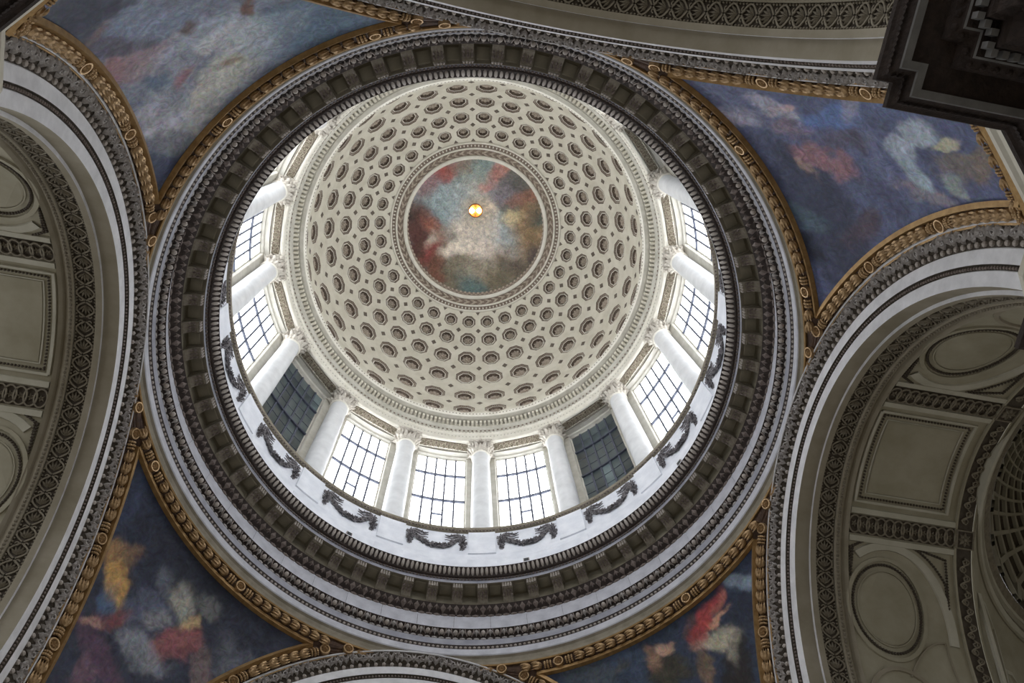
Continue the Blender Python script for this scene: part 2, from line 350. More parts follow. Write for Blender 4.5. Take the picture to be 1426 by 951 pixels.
# ------------------------------------------------------------------ painted cupola seen through the oculus
def wavy(P, seed, f=1.0):
    """smooth pseudo noise in numpy, sum of turned sines"""
    r = np.random.RandomState(seed); out = 0; amp = 1.0
    for o in range(6):
        for _ in range(3):
            d = r.normal(size=3); d /= np.linalg.norm(d); ph = r.uniform(0, 7)
            out = out+amp*np.sin((P@d)*f*(1.7**o)+ph)
        amp *= 0.62
    return out/4.0
def brush(P, P2, strokes, base, seed, warp=0.35, soft=1.5):
    """P 3D points, P2 flat coordinates; blends soft-edged colour patches over a base"""
    W = np.stack([wavy(P, seed, 1.3), wavy(P, seed+1, 1.3)], 1)*warp
    W += np.stack([wavy(P, seed+5, 4.0), wavy(P, seed+6, 4.0)], 1)*warp*0.55
    W += np.stack([wavy(P, seed+15, 11.0), wavy(P, seed+16, 11.0)], 1)*warp*0.18
    Q = P2+W
    def lin(c):
        g = sum(c)/3; return np.array(srgb(*[x+(g-x)*0.34 for x in c])[:3])
    num = np.tile(lin(base)*0.25, (len(P), 1)); den = np.full((len(P), 1), 0.25)
    rs = np.random.RandomState(seed+77); rag = wavy(P, seed+21, 4.5)+0.6*wavy(P, seed+22, 13.0)
    for x, y, r, cr, cg, cb in strokes:
        t = rs.uniform(0, PI); k = rs.uniform(1.25, 1.9); dx, dy = Q[:, 0]-x, Q[:, 1]-y
        u_, v_ = (dx*math.cos(t)+dy*math.sin(t))/k, (dy*math.cos(t)-dx*math.sin(t))*k**0.6
        d2 = np.clip((u_**2+v_**2)/(r*r)+0.75*rag, 0.0, 60)
        w = np.exp(-d2**1.4*soft)[:, None]*3.0*min(3.0, 0.5/r+0.6); num += w*lin((cr, cg, cb)); den += w
    col = num/den
    streak = 1+0.16*wavy(P, seed+9, 7.0)[:, None]+0.10*wavy(P*np.array([1, 1, 3.0]), seed+12, 11.0)[:, None]
    return np.clip(col*streak, 0.002, 1)
def paint_mesh(name, V, F, cols, material, smooth=True):
    me = bpy.data.meshes.new(name); me.from_pydata([tuple(v) for v in V], [], F)
    at = me.color_attributes.new('paint', 'FLOAT_COLOR', 'POINT')
    rgba = np.ones((len(V), 4), np.float32); rgba[:, :3] = cols
    at.data.foreach_set('color', rgba.ravel())
    me.materials.append(MATS[material]); me.polygons.foreach_set('use_smooth', [smooth]*len(F)); me.update()
    return me
CS_R = (8.2**2+100)/20; CS_Z = 76.2-CS_R
nr, na = 90, 256
V = []; F = []
for i in range(nr+1):
    t = math.asin(8.2/CS_R)*i/nr if CS_R >= 8.2 else 0
    t = math.acos((66.2-CS_Z)/CS_R)*i/nr
    for j in range(na):
        a = 2*PI*j/na; V.append((CS_R*math.sin(t)*math.cos(a), CS_R*math.sin(t)*math.sin(a), Zw(CS_Z+CS_R*math.cos(t))))
for i in range(nr):
    for j in range(na): F.append((i*na+j, (i+1)*na+j, (i+1)*na+(j+1) % na, i*na+(j+1) % na))
V = np.array(V)
cols = brush(V, V[:, :2], CUPOLA_STROKES, (96, 104, 100), 3, warp=0.38, soft=1.2)
cup = inst('cupola_painting', paint_mesh('cupola_painting', V, F, cols, 'cupola_paint'))
tag(cup, 'round cloud painting with pale glowing centre seen through the dome oculus', 'painting')
# daylight slots hidden behind the oculus rim light the painting, as in the built cupola
for i in range(8):
    a0 = COL0+BAY/2+i*PI/4-0.36; m = MB()
    m.revolve(zp([(8.35, 65.78), (8.35, 66.22)]), a0, a0+0.72, 10)
    w = m.build('window_%d' % (17+i), 'slot_pane')
    struct(w, 'low daylight slot hidden behind the oculus rim of the dome', 'window')
    w['group'] = 'slots above the oculus'

# hanging lamp at the crown of the cupola
lamp = empty('hanging_lamp', (0, 0, Zw(75.2)))
tag(lamp, 'round brass lamp with two glowing bulbs at the centre of the cupola painting', 'lamp')
m = MB(); m.revolve([(0.08, 0.10), (0.50, 0.10), (0.60, 0.02), (0.60, -0.10), (0.52, -0.14), (0.46, -0.05), (0.08, 0.0)], n=32)
m.build('rim', 'lamp_metal', lamp, smooth=True)
m = MB(); m.tube([(0, -0.5, -0.08), (0, 0.5, -0.08)], 0.035); m.tube([(0, 0, 0), (0, 0, 1.0)], 0.03)
m.build('crossbar_and_rod', 'lamp_metal', lamp)
for s in (-1, 1):
    m = MB(); m.bead((0, 0, 0), 0.21, (1, 1, 1), 12, 8); m.build('bulb', 'bulb_glow', lamp, smooth=True, loc=(0.30*s, 0, -0.12))

# ------------------------------------------------------------------ drum entablature (dentil cornice over the columns)
en = MB()
en.revolve(zp([(10.52, 53.35), (10.20, 53.42), (10.17, 53.36), (10.24, 53.12), (10.30, 53.06)]), n=192, mi=0)
en.revolve(zp([(10.30, 53.06), (10.52, 53.06), (10.56, 53.10), (10.85, 53.10), (10.86, 52.72)]), n=192, mi=1)
en.revolve(zp([(10.86, 52.72), (10.92, 52.66), (10.98, 52.52), (11.02, 52.50), (11.02, 52.05)]), n=192, mi=1)
en.revolve(zp([(11.02, 52.05), (10.97, 52.0), (10.97, 51.9), (11.05, 51.8), (11.05, 51.3), (11.0, 51.25), (11.0, 50.68), (11.06, 50.64), (11.14, 50.64), (11.14, 50.74)]), n=192, mi=0)
en.revolve(zp([(11.14, 50.74), (11.80, 50.74)]), n=192, mi=2)
en.revolve(zp([(11.80, 50.74), (11.80, 50.62), (12.9, 50.62)]), n=192, mi=2)
entab = struct(en.build('trim_1', ['moulding_cream', 'jamb_stone', 'window_stone'], smooth=False), 'cream dentil entablature ring carried by the drum columns', 'entablature')
de = MB(); n = 256
for i in range(n):
    a = 2*PI*i/n; ar = Vector((math.cos(a), math.sin(a), 0)); at = Vector((-ar.y, ar.x, 0)); c = pol(10.73, a, Zw(52.93))
    V = [c+ar*x+at*y+Vector((0, 0, z)) for x in (-0.13, 0.13) for y in (-0.07, 0.07) for z in (-0.17, 0.17)]
    de.add(V, [(0,1,3,2),(4,6,7,5),(0,4,5,1),(2,3,7,6),(0,2,6,4),(1,5,7,3)])
tag(de.build('dentil_row', 'plaster_cream', entab), 'row of small cream dentils', kind='stuff')
for R_, z_, n_, r_, mt_ in ((10.22, 53.24, 300, 0.05, 'tan_cavetto'), (10.95, 51.95, 320, 0.05, 'jamb_stone'), (11.0, 52.3, 260, 0.06, 'coffer_brown'), (10.98, 51.27, 320, 0.035, 'jamb_stone')):
    bm_ = MB()
    for i in range(n_):
        a = 2*PI*i/n_; bm_.bead(pol(R_, a, Zw(z_)), r_, (1, 1.3, 1), 5, 3, ax=(Vector((math.cos(a), math.sin(a), 0)), Vector((-math.sin(a), math.cos(a), 0)), Vector((0, 0, 1))))
    tag(bm_.build('bead_row', mt_, entab), kind='stuff')
sp = MB()
a0, a1 = -math.radians(7.3), math.radians(7.3)
sp.revolve(zp([(11.22, 50.73), (11.22, 50.66), (11.70, 50.66), (11.70, 50.73)]), a0, a1, 16)
sp_e = sp.data('soffit_panel', ['coffer_dark'])
sr = MB()
for i in range(9):
    a = a0+(a1-a0)*(i+0.5)/9; c = pol(11.46, a, Zw(50.655)); ar = Vector((math.cos(a), math.sin(a), 0)); at = Vector((-ar.y, ar.x, 0)); dn = Vector((0, 0, -1))
    sr.tube([c+ar*0.15*math.cos(t)+at*0.13*math.sin(t)+dn*0.02 for t in np.linspace(0, 2*PI, 11)[:-1]], 0.028, 4, True)
    for q in range(6):
        t = q*PI/3+0.3*i; dd = ar*math.cos(t)+at*math.sin(t); sr.blade(c, dd, dn.cross(dd), dn, 0.13, 0.08, 0.06)
    for s in (-1, 1):
        sr.blade(c+ar*0.2*s, at, ar, dn, 0.2, 0.09, 0.05); sr.blade(c+ar*0.2*s, -at, ar, dn, 0.2, 0.09, 0.05)
sr_e = sr.data('scroll_relief', ['frieze_relief'])
sf = MB(); sf.tube([pol(r, a, Zw(50.65)) for r, a in [(11.2, a0), (11.72, a0), (11.72, a1), (11.2, a1)]], 0.035, 4, True)
sf_e = sf.data('panel_frame', ['moulding_cream'])
for k in range(16):
    o = inst('soffit_panel', sp_e, entab, rot=(0, 0, COL0+BAY*(k+0.5))); inst('scroll_relief', sr_e, o); inst('panel_frame', sf_e, o)

# ------------------------------------------------------------------ drum wall, parapet and pedestals
pw = MB()
pw.revolve(zp([(10.02, 33.82), (10.80, 33.95), (10.86, 34.0), (10.88, 36.0), (10.93, 36.1), (10.97, 36.18), (10.97, 36.62), (11.02, 36.72)]), n=192, mi=0)
pw.revolve(zp([(11.02, 36.72), (11.05, 36.74), (11.05, 38.78)]), n=192, mi=0)
pw.revolve(zp([(11.05, 38.78), (10.98, 38.84), (10.95, 38.92), (10.90, 38.98), (10.90, 39.14), (10.95, 39.22), (11.1, 39.26), (12.95, 39.26)]), n=192, mi=1)
G = math.radians(6.85); Wd = math.radians(7.25)
for k in range(16):
    c = COL0+BAY*k
    pw.revolve(zp([(12.90, 39.26), (12.05, 39.26), (12.05, 50.62)]), c-(BAY/2-Wd), c-(BAY/2-Wd)+0.0001, 1, 2)
    for s0, s1 in ((c-(BAY/2-Wd), c+(BAY/2-Wd)),):
        pw.revolve(zp([(12.05, 39.26), (12.05, 50.62)]), s0, s1, 6, 2)
        for s in (s0, s1):
            pw.add([pol(12.05, s, Zw(39.26)), pol(12.9, s, Zw(39.26)), pol(12.9, s, Zw(50.62)), pol(12.05, s, Zw(50.62))], [(0, 1, 2, 3)], 2)
drum = struct(pw.build('wall_drum', ['marble_white', 'tan_cavetto', 'jamb_stone']), 'white marble parapet and window wall of the drum', 'wall')
ped = MB(); hw = math.radians(3.35)
ped.revolve(zp([(11.06, 36.72), (10.96, 36.76), (10.96, 38.76), (11.06, 38.80)]), -hw, hw, 6)
for s in (-hw, hw):
    ped.add([pol(11.08, s, Zw(36.72)), pol(10.96, s, Zw(36.76)), pol(10.96, s, Zw(38.76)), pol(11.08, s, Zw(38.8))], [(0, 1, 2, 3)])
ped_e = ped.data('pedestal', ['marble_white'])
pb = MB()
pb.revolve(zp([(10.98, 34.0), (10.84, 34.0), (10.85, 35.98), (10.98, 36.05)]), -hw*1.06, hw*1.06, 6)
for s in (-hw*1.06, hw*1.06): pb.add([pol(10.98, s, Zw(34.0)), pol(10.84, s, Zw(34.0)), pol(10.85, s, Zw(35.98)), pol(10.98, s, Zw(36.05))], [(0, 1, 2, 3)])
plinth_e = pb.data('plinth', ['marble_white'])
for k in range(16): inst('pedestal', ped_e, drum, rot=(0, 0, COL0+BAY*k)); inst('plinth', plinth_e, drum, rot=(0, 0, COL0+BAY*k))
rb = MB(); n = 420
for i in range(n):
    a = 2*PI*i/n; rb.bead(pol(10.91, a, Zw(38.86)), 0.055, (1, 1.2, 1), 5, 3, ax=(Vector((math.cos(a), math.sin(a), 0)), Vector((-math.sin(a), math.cos(a), 0)), Vector((0, 0, 1))))
tag(rb.build('rail_beads', 'ornament_brown', drum), 'fine bead row under the parapet rail', kind='stuff')

# ------------------------------------------------------------------ drum windows
ROWS = [(39.3, 41.4), (41.4, 44.7), (44.7, 48.0), (48.0, 50.4)]
GR = 12.30
pane_dat = {}
for bright in (True, False):
    for r, (z0, z1) in enumerate(ROWS):
        m = MB(); h = G/5; g0 = 0.0009
        P = [[pol(rr, a, Zw(z)) for (rr, z) in ((GR, z0+0.03), (GR, z1-0.03), (GR+0.04, z1-0.03), (GR+0.04, z0+0.03))] for a in (-h+g0, h-g0)]
        m.grid(P, 0, closed_v=True); m.add(P[0], [(0, 1, 2, 3)]); m.add(P[1], [(3, 2, 1, 0)])
        for tone, nm_ in enumerate(['daylight_pane'] if bright else ['slate_pane', 'slate_pane_pale', 'slate_pane_deep']): pane_dat[bright, r, tone] = m.data('pane', [nm_])
fr = MB()
for s in (-1, 1):
    fr.grid([[pol(R, s*a, Zw(z)) for R, a in ((12.05, Wd), (12.12, G+0.004), (12.26, G+0.004), (12.26, G-0.002), (12.36, G-0.002))] for z in (39.27, 50.5)])
fr.revolve(zp([(12.05, 50.62), (12.1, 50.5), (12.26, 50.46), (12.26, 50.38), (12.36, 50.38)]), -Wd, Wd, 12)
fr_e = fr.data('window_frame', ['window_stone'])
vb = MB(); vb.box(GR-0.06, GR, -0.048, 0.048, Zw(39.3), Zw(50.4)); vb_e = vb.data('glazing_bar', ['lead_bar'])
hb = MB(); hb.tube([pol(GR-0.04, a, 0) for a in np.linspace(-G, G, 9)], 0.10, 4); hb_e = hb.data('glazing_bar', ['lead_bar'])
fb = MB()
for r, (z0, z1) in enumerate(ROWS):
    k = 3 if z1-z0 > 3 else 2
    for j in range(1, k):
        fb.tube([pol(GR-0.015, a, Zw(z0+(z1-z0)*j/k)) for a in np.linspace(-G, G, 7)], 0.018, 3)
fb_e = fb.data('lead_cames', ['lead_bar'])
cs = MB(); h = G/5
cs.tube([pol(GR-0.05, a, Zw(z)) for a, z in ((-h, 41.6), (h, 41.6), (h, 43.0), (-h, 43.0))], 0.075, 4, True)
cs_e = cs.data('casement_frame', ['lead_bar'])
for k in range(16):
    az = COL0+BAY*(k+0.5); dark = (k % 4 == 2)
    w = inst('window_%d' % (k+1), fr_e, rot=(0, 0, az))
    struct(w, 'blind drum window with dark slate panes between white columns' if dark else 'bright leaded drum window between white columns, daylight behind', 'window')
    w['group'] = 'dark drum windows' if dark else 'bright drum windows'
    for r in range(4):
        for c in range(5): inst('pane', pane_dat[not dark, r, rng.choice((0, 0, 1, 2, 2)) if dark else 0], w, rot=(0, 0, (c-2)*2*G/5))
    for c in range(4): inst('glazing_bar', vb_e, w, rot=(0, 0, (c-1.5)*2*G/5))
    for z in (41.4, 44.7, 48.0): inst('glazing_bar', hb_e, w, loc=(0, 0, Zw(z)))
    inst('lead_cames', fb_e, w)
    if not dark: inst('casement_frame', cs_e, w)

# ------------------------------------------------------------------ drum columns
m = MB(); m.revolve([(0.67, 0.0), (0.67, 0.12), (0.65, 0.14), (0.67, 0.24), (0.64, 0.30), (0.60, 0.34), (0.62, 0.42), (0.57, 0.6)], n=32)
base_e = m.data('base', ['marble_column'], True)
m = MB(); m.revolve([(0.565, 0.58), (0.565, 3.5), (0.545, 6.0), (0.52, 8.2), (0.50, 10.05), (0.50, 10.12)], n=40); shaft_e = m.data('shaft', ['marble_column'], True)
m = MB(); m.revolve([(0.50, 10.10), (0.56, 10.13), (0.58, 10.18), (0.56, 10.23), (0.50, 10.25)], n=32); astr_e = m.data('astragal', ['moulding_cream'], True)
m = MB(); m.revolve([(0.50, 10.25), (0.50, 10.7), (0.54, 11.0), (0.66, 11.22)], n=24); bell_e = m.data('capital', ['capital_ground'], True)
m = MB(); out = []
for q in range(4):
    for t in np.linspace(0, 1, 7)[:-1]:
        a = PI/4+q*PI/2+t*PI/2; rr = 0.98-0.28*math.sin(t*PI); out.append((rr*math.cos(a), rr*math.sin(a)))
nA = len(out)
m.add([(x, y, 11.22) for x, y in out]+[(x*1.05, y*1.05, 11.34) for x, y in out]+[(x*1.05, y*1.05, 11.42) for x, y in out],
      [tuple(range(nA))[::-1]]+[(i, (i+1) % nA, nA+(i+1) % nA, nA+i) for i in range(nA)]+[(nA+i, nA+(i+1) % nA, 2*nA+(i+1) % nA, 2*nA+i) for i in range(nA)]+[tuple(range(2*nA, 3*nA))])
abac_e = m.data('abacus', ['capital_stone'])
def acanthus(m, a, z0, h, r0, out, w):
    ar = Vector((math.cos(a), math.sin(a), 0)); at = Vector((-ar.y, ar.x, 0)); P = []
    for t, o, ww in ((0, 0.0, 0.7), (0.35, 0.03, 1.0), (0.7, 0.08, 0.95), (0.93, 0.22, 0.6), (1.0, 0.34, 0.4), (0.9, 0.42, 0.12)):
        c = ar*(r0+o*out/0.34)+Vector((0, 0, z0+h*t))
        P.append([c-at*w*ww*0.5-ar*0.03, c-at*w*ww*0.25+ar*0.02, c+ar*0.05, c+at*w*ww*0.25+ar*0.02, c+at*w*ww*0.5-ar*0.03])
    m.grid(P)
m = MB()
for i in range(8): acanthus(m, i*PI/4, 10.25, 0.44, 0.5, 0.26, 0.33)
for i in range(8): acanthus(m, i*PI/4+PI/8, 10.30, 0.74, 0.51, 0.36, 0.33)
leaf_e = m.data('acanthus_leaves', ['capital_stone'])
m = MB()
for tt in (0,):
    pts = [(0.48, 0, 10.75), (0.62, 0, 11.0), (0.80, 0, 11.16)]
    for q in range(9):
        t = PI/2-q*PI/4.5; rr = 0.13*(1-q/12); pts.append((0.86+rr*math.cos(t), 0, 11.03+rr*math.sin(t)))
    m.tube(pts, 0.055, 5)
    m.bead((0.90, 0, 11.02), 0.10, (1, 1.4, 1), 7, 5)
    for s_ in (-1, 1): m.blade((0.62, 0, 10.85), Vector((0.7, 0.45*s_, 0.45)).normalized(), Vector((0, 1, 0)), Vector((0.6, 0, -0.6)), 0.36, 0.2, 0.09)
fl_ = Vector((math.cos(PI/4), -math.sin(PI/4), 0)); m.bead(fl_*0.74+Vector((0, 0, 11.30)), 0.11, (1, 1, 1), 7, 5)
vol_e = m.data('volute', ['capital_stone'], True)
CR = 11.65
for k in range(16):
    az = COL0+BAY*k; o = empty('column', pol(CR, az, Zw(39.26)), az)
    beside = (k % 4 in (2, 3))
    tag(o, 'white marble Corinthian column of the drum beside a dark blind window' if beside else 'white marble Corinthian column of the drum between two bright windows', 'column',
        'drum columns beside dark windows' if beside else 'drum columns between bright windows')
    for nme, me in (('base', base_e), ('shaft', shaft_e), ('astragal', astr_e)): inst(nme, me, o)
    cp = inst('capital', bell_e, o)
    inst('acanthus_leaves', leaf_e, cp); inst('abacus', abac_e, cp)
    for q in range(4): inst('volute', vol_e, cp, rot=(0, 0, PI/4+q*PI/2))

# ------------------------------------------------------------------ bronze-dark garlands on the parapet panels
def clump(m, c, r, n, rnd, spread=1.0):
    c = Vector(c)
    for _ in range(n):
        d = Vector((-abs(rnd.gauss(0, 0.6)), rnd.gauss(0, 1), rnd.gauss(0, 1))).normalized(); s = d.orthogonal().normalized(); nn = d.cross(s)
        if nn.x > 0: nn = -nn
        m.blade(c+Vector((0, rnd.uniform(-1, 1)*r*0.5*spread, rnd.uniform(-1, 1)*r*0.5)), d, s, nn, r*rnd.uniform(0.7, 1.1), r*0.55, r*0.3)
rg = random.Random(3)
m = MB()
for i in range(27):
    t = -1+2*i/26; y = 1.12*t; z = 37.30+0.95*abs(t)**2.2; clump(m, (0, y, z-37.2), 0.15+0.06*(1-abs(t)), 15, rg)
swag_e = m.data('swag', ['garland_bronze'])
m = MB()
for i in range(13):
    z = 1.25-i*1.25/12; clump(m, (0, 0, z), 0.20 if 1 < i < 11 else 0.14, 14, rg, 0.8)
pend_e = m.data('pendant', ['garland_bronze'])
m = MB()
for q in range(3):
    pts = [(-0.03, 0.05+0.75*t, 1.25-0.10*q-0.22*q*t+0.10*math.sin(t*6+q)) for t in np.linspace(0, 1, 9)]; m.tube(pts, 0.035, 4, taper=lambda t: 1.4-0.9*t)
for q in range(9): clump(m, (0, 0.05+0.085*q, 1.28-0.02*q+0.08*math.sin(q*1.7)), 0.15-0.008*q, 7, rg)
rib_e = m.data('ribbon', ['garland_bronze'])
for k in range(16):
    az = COL0+BAY*(k+0.5); o = empty('garland', pol(11.0, az, Zw(37.2)), az)
    dk = (k % 4 == 2)
    tag(o, 'dark leafy garland on the white parapet below a blind slate-paned window' if dk else 'dark leafy garland on the white parapet below a bright drum window', 'garland', 'garlands below dark windows' if dk else 'garlands below bright windows')
    inst('swag', swag_e, o)
    for s in (-1, 1):
        inst('pendant', pend_e, o, loc=(0, 1.25*s, 0.0)); inst('ribbon', rib_e, o, loc=(0, 1.2*s, 0.0), scale=(1, -s, 1))
# ------------------------------------------------------------------ crossing cornice ring
BRK, DEEP, GRY, BLU, OLV, TAN, MRB = range(7)
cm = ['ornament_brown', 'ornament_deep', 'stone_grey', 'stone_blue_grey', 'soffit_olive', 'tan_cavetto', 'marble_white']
cr = MB(); NS = 256
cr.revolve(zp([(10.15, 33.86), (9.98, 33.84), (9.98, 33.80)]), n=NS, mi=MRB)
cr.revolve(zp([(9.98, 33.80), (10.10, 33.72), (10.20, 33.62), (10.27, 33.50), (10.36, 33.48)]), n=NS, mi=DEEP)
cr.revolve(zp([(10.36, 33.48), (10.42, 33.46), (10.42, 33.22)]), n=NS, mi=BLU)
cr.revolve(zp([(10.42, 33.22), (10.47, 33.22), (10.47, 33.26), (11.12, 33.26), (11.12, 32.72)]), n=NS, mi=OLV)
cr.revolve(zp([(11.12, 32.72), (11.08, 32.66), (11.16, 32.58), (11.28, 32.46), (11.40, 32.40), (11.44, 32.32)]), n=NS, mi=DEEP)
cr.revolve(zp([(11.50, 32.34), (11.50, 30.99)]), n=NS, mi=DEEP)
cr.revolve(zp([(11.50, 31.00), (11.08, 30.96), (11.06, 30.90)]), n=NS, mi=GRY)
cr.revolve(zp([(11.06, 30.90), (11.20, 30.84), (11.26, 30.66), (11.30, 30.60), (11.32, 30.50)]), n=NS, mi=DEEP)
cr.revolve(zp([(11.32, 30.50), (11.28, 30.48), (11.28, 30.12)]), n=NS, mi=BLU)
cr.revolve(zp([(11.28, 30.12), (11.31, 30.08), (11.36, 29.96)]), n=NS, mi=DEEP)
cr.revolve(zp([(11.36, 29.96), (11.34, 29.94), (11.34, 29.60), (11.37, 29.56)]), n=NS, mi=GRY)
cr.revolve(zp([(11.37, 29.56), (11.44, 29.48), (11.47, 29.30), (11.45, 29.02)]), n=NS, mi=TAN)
ring = struct(cr.build('trim_2', cm), 'great circular cornice with brackets and egg moulding around the dome opening', 'cornice')
ZA = Vector((0, 0, 1))
def rad(a): return Vector((math.cos(a), math.sin(a), 0)), Vector((-math.sin(a), math.cos(a), 0))
m = MB(); n = 320
for i in range(n):                            # gadroon tongues of the top moulding
    a = COL0+2*PI*i/n; ar, at = rad(a); d = (ar*0.27-ZA*0.30).normalized(); nn = (-ar*0.30-ZA*0.27).normalized()
    m.bead(pol(10.12, a, Zw(33.66)), 0.075, (0.7, 1.0, 2.5), 6, 5, ax=(nn, at, d))
tag(m.build('gadroon_row', 'bead_light', ring, smooth=True), 'row of narrow polished gadroons', kind='stuff')
def bead_ring(R, z, n, r, name, material, par, stretch=1.5):
    m = MB()
    for i in range(n):
        a = COL0+2*PI*i/n; ar, at = rad(a); m.bead(pol(R, a, Zw(z)), r, (1, stretch, 1), 6, 4, ax=(ar, at, ZA))
    return tag(m.build(name, material, par), kind='stuff')
bead_ring(10.38, 33.46, 448, 0.042, 'bead_row', 'ornament_brown', ring)
bead_ring(11.30, 30.54, 256, 0.06, 'bead_row', 'ornament_grey', ring, 2.0)
bead_ring(11.32, 30.01, 400, 0.05, 'bead_row', 'bead_light', ring, 1.2)
bead_ring(11.44, 32.36, 224, 0.07, 'bead_row', 'ornament_brown', ring, 2.2)
# brackets (modillions)
w = 0.21; sec = [(10.50, 33.26), (10.50, 33.02), (10.56, 32.95), (10.66, 32.96), (10.80, 32.94), (10.92, 32.84), (11.02, 32.70), (11.08, 32.66), (11.14, 32.72), (11.14, 33.26)]
m = MB(); ns = len(sec)
m.add([(r, -w, Zw(z)) for r, z in sec]+[(r, w, Zw(z)) for r, z in sec], [tuple(range(ns)), tuple(range(2*ns-1, ns-1, -1))]+[(i, (i+1) % ns, ns+(i+1) % ns, ns+i) for i in range(ns)])
m.box(10.47, 11.12, -w-0.05, w+0.05, Zw(33.19), Zw(33.27))
mod_e = m.data('bracket', ['arch_ornament'])
m = MB()
for s in (-1, 0, 1):
    for x, z, L in ((10.60, 32.94, 0.22), (10.76, 32.93, 0.22), (10.90, 32.84, 0.2)):
        m.blade((x, s*0.12, Zw(z)), Vector((0.9, s*0.2, -0.25 if x > 10.7 else 0)).normalized(), Vector((0, 1, 0)), Vector((-0.2, 0, -1)).normalized(), L, 0.12, 0.06)
for s in (-1.5, -0.5, 0.5, 1.5):
    for z in (33.0, 33.1, 33.2): m.bead((10.48, s*0.105, Zw(z)), 0.045, (1, 1, 1), 5, 4, mi=1)
modl_e = m.data('bracket_leaf', ['ornament_brown', 'bead_light'])
sc_ = MB(); hh = 2*PI/64*0.5
sc_.revolve(zp([(10.56, 33.24), (10.60, 33.22), (11.0, 33.22), (11.04, 33.24)]), -hh*0.42, hh*0.42, 4)
sofp_e = sc_.data('soffit_panel', ['soffit_olive'])
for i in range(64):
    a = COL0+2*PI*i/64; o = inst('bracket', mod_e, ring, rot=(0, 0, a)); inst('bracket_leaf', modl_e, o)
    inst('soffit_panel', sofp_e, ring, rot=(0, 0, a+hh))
# leaf band under the brackets
m = MB()
for i in range(256):
    a = COL0+2*PI*i/256; ar, at = rad(a); d = (ar*0.34-ZA*0.28).normalized(); nn = (-ar*0.28-ZA*0.34).normalized()
    L = 0.40 if i % 2 == 0 else 0.30
    m.blade(pol(11.10, a, Zw(32.64)), d, at, nn, L, 0.30 if i % 2 == 0 else 0.18, 0.09)
    for s in (-1, 1): m.blade(pol(11.15, a, Zw(32.60)), (d+at*0.8*s).normalized(), at, nn, 0.20, 0.10, 0.06)
tag(m.build('leaf_band', 'ornament_brown', ring), 'dark band of carved leaves under the brackets', kind='stuff')
# plain frieze laid in blocks
m = MB(); g = 2*PI/48*0.5-0.0006
m.revolve(zp([(11.50, 32.33), (11.44, 32.31), (11.44, 31.02), (11.50, 31.0)]), -g, g, 6)
for s in (-g, g): m.add([pol(11.5, s, Zw(32.33)), pol(11.44, s, Zw(32.31)), pol(11.44, s, Zw(31.02)), pol(11.5, s, Zw(31.0))], [(0, 1, 2, 3)])
blk_e = m.data('frieze_block', ['stone_grey'])
for i in range(48): inst('frieze_block', blk_e, ring, rot=(0, 0, COL0+2*PI*(i+0.3)/48))
# egg and dart
m = MB(); ax = (Vector((0.62, 0, -0.78)), Vector((0, 1, 0)), Vector((0.78, 0, 0.62)))
m.bead((11.15, 0, Zw(30.73)), 0.098, (1.25, 1.0, 0.9), 8, 6, ax=ax)
egg_e = m.data('egg', ['bead_light'], True)
m = MB()
for s in (-1, 1): m.tube([(11.09, s*0.17, Zw(30.88)), (11.14, s*0.155, Zw(30.74)), (11.22, s*0.08, Zw(30.60))], 0.03, 4)
cup_e = m.data('egg_shell', ['ornament_brown'])
m = MB(); m.blade((11.08, 0, Zw(30.88)), Vector((0.5, 0, -0.85)).normalized(), Vector((0, 1, 0)), Vector((-0.85, 0, -0.5)).normalized(), 0.32, 0.14, 0.08)
for s in (-1, 1): m.blade((11.08, 0.02*s, Zw(30.88)), Vector((0.45, 0.32*s, -0.8)).normalized(), Vector((0, 1, 0)), Vector((-0.85, 0, -0.5)).normalized(), 0.26, 0.07, 0.06)
dart_e = m.data('dart', ['ornament_grey'])
for i in range(128):
    a = COL0+2*PI*i/128; o = inst('egg', egg_e, ring, rot=(0, 0, a)); inst('egg_shell', cup_e, o); inst('dart', dart_e, ring, rot=(0, 0, a+PI/128))

# small floodlights left on the cornice ledge
m = MB(); m.box(-0.14, 0.10, -0.13, 0.13, 0.08, 0.36); body_e = m.data('housing', ['fixture_metal'])
m = MB(); m.box(-0.155, -0.14, -0.10, 0.10, 0.12, 0.32); lens_e = m.data('lens', ['fixture_glass'])
m = MB(); m.tube([(0, -0.15, 0.22), (0, -0.15, 0.0), (0, 0.15, 0.0), (0, 0.15, 0.22)], 0.02, 4); yoke_e = m.data('yoke', ['fixture_metal'])
for az in (77.9, 122.3, 32.7):
    a = math.radians(az); o = empty('floodlight', pol(10.2, a, Zw(33.90)), a); tag(o, 'small box floodlight standing on the cornice ledge below a garland', 'floodlight', 'floodlights on the cornice ledge')
    for nme, e in (('housing', body_e), ('lens', lens_e), ('yoke', yoke_e)): inst(nme, e, o)

# ------------------------------------------------------------------ the four great arches
AD, AZC, ARX, ARZ = 11.143, 18.47, 8.735, 10.765
TH0 = math.acos((19.5-AZC)/ARZ)
def arc(dd, de, th): return Vector((dd, (ARX-de)*math.sin(th), Zw(AZC+(ARZ-de)*math.cos(th))))
def arc_ang(de, th): return math.atan2(-(ARZ-de)*math.sin(th), (ARX-de)*math.cos(th))
THS = np.linspace(-TH0, TH0, 81)
def sweep(m, prof, mi, ths=None):
    m.grid([[arc(dd, de, t) for dd, de in prof] for t in (THS if ths is None else ths)], mi)
def arc_steps(de, step):
    """angles at even spacing along an arch of inset de"""
    t = np.linspace(-TH0, TH0, 2001); y = (ARX-de)*np.sin(t); z = (ARZ-de)*np.cos(t)
    s = np.concatenate([[0], np.cumsum(np.hypot(np.diff(y), np.diff(z)))]); n = max(1, int(round(s[-1]/step)))
    return [float(np.interp(s[-1]*(i+0.5)/n, s, t)) for i in range(n)]
av = MB()
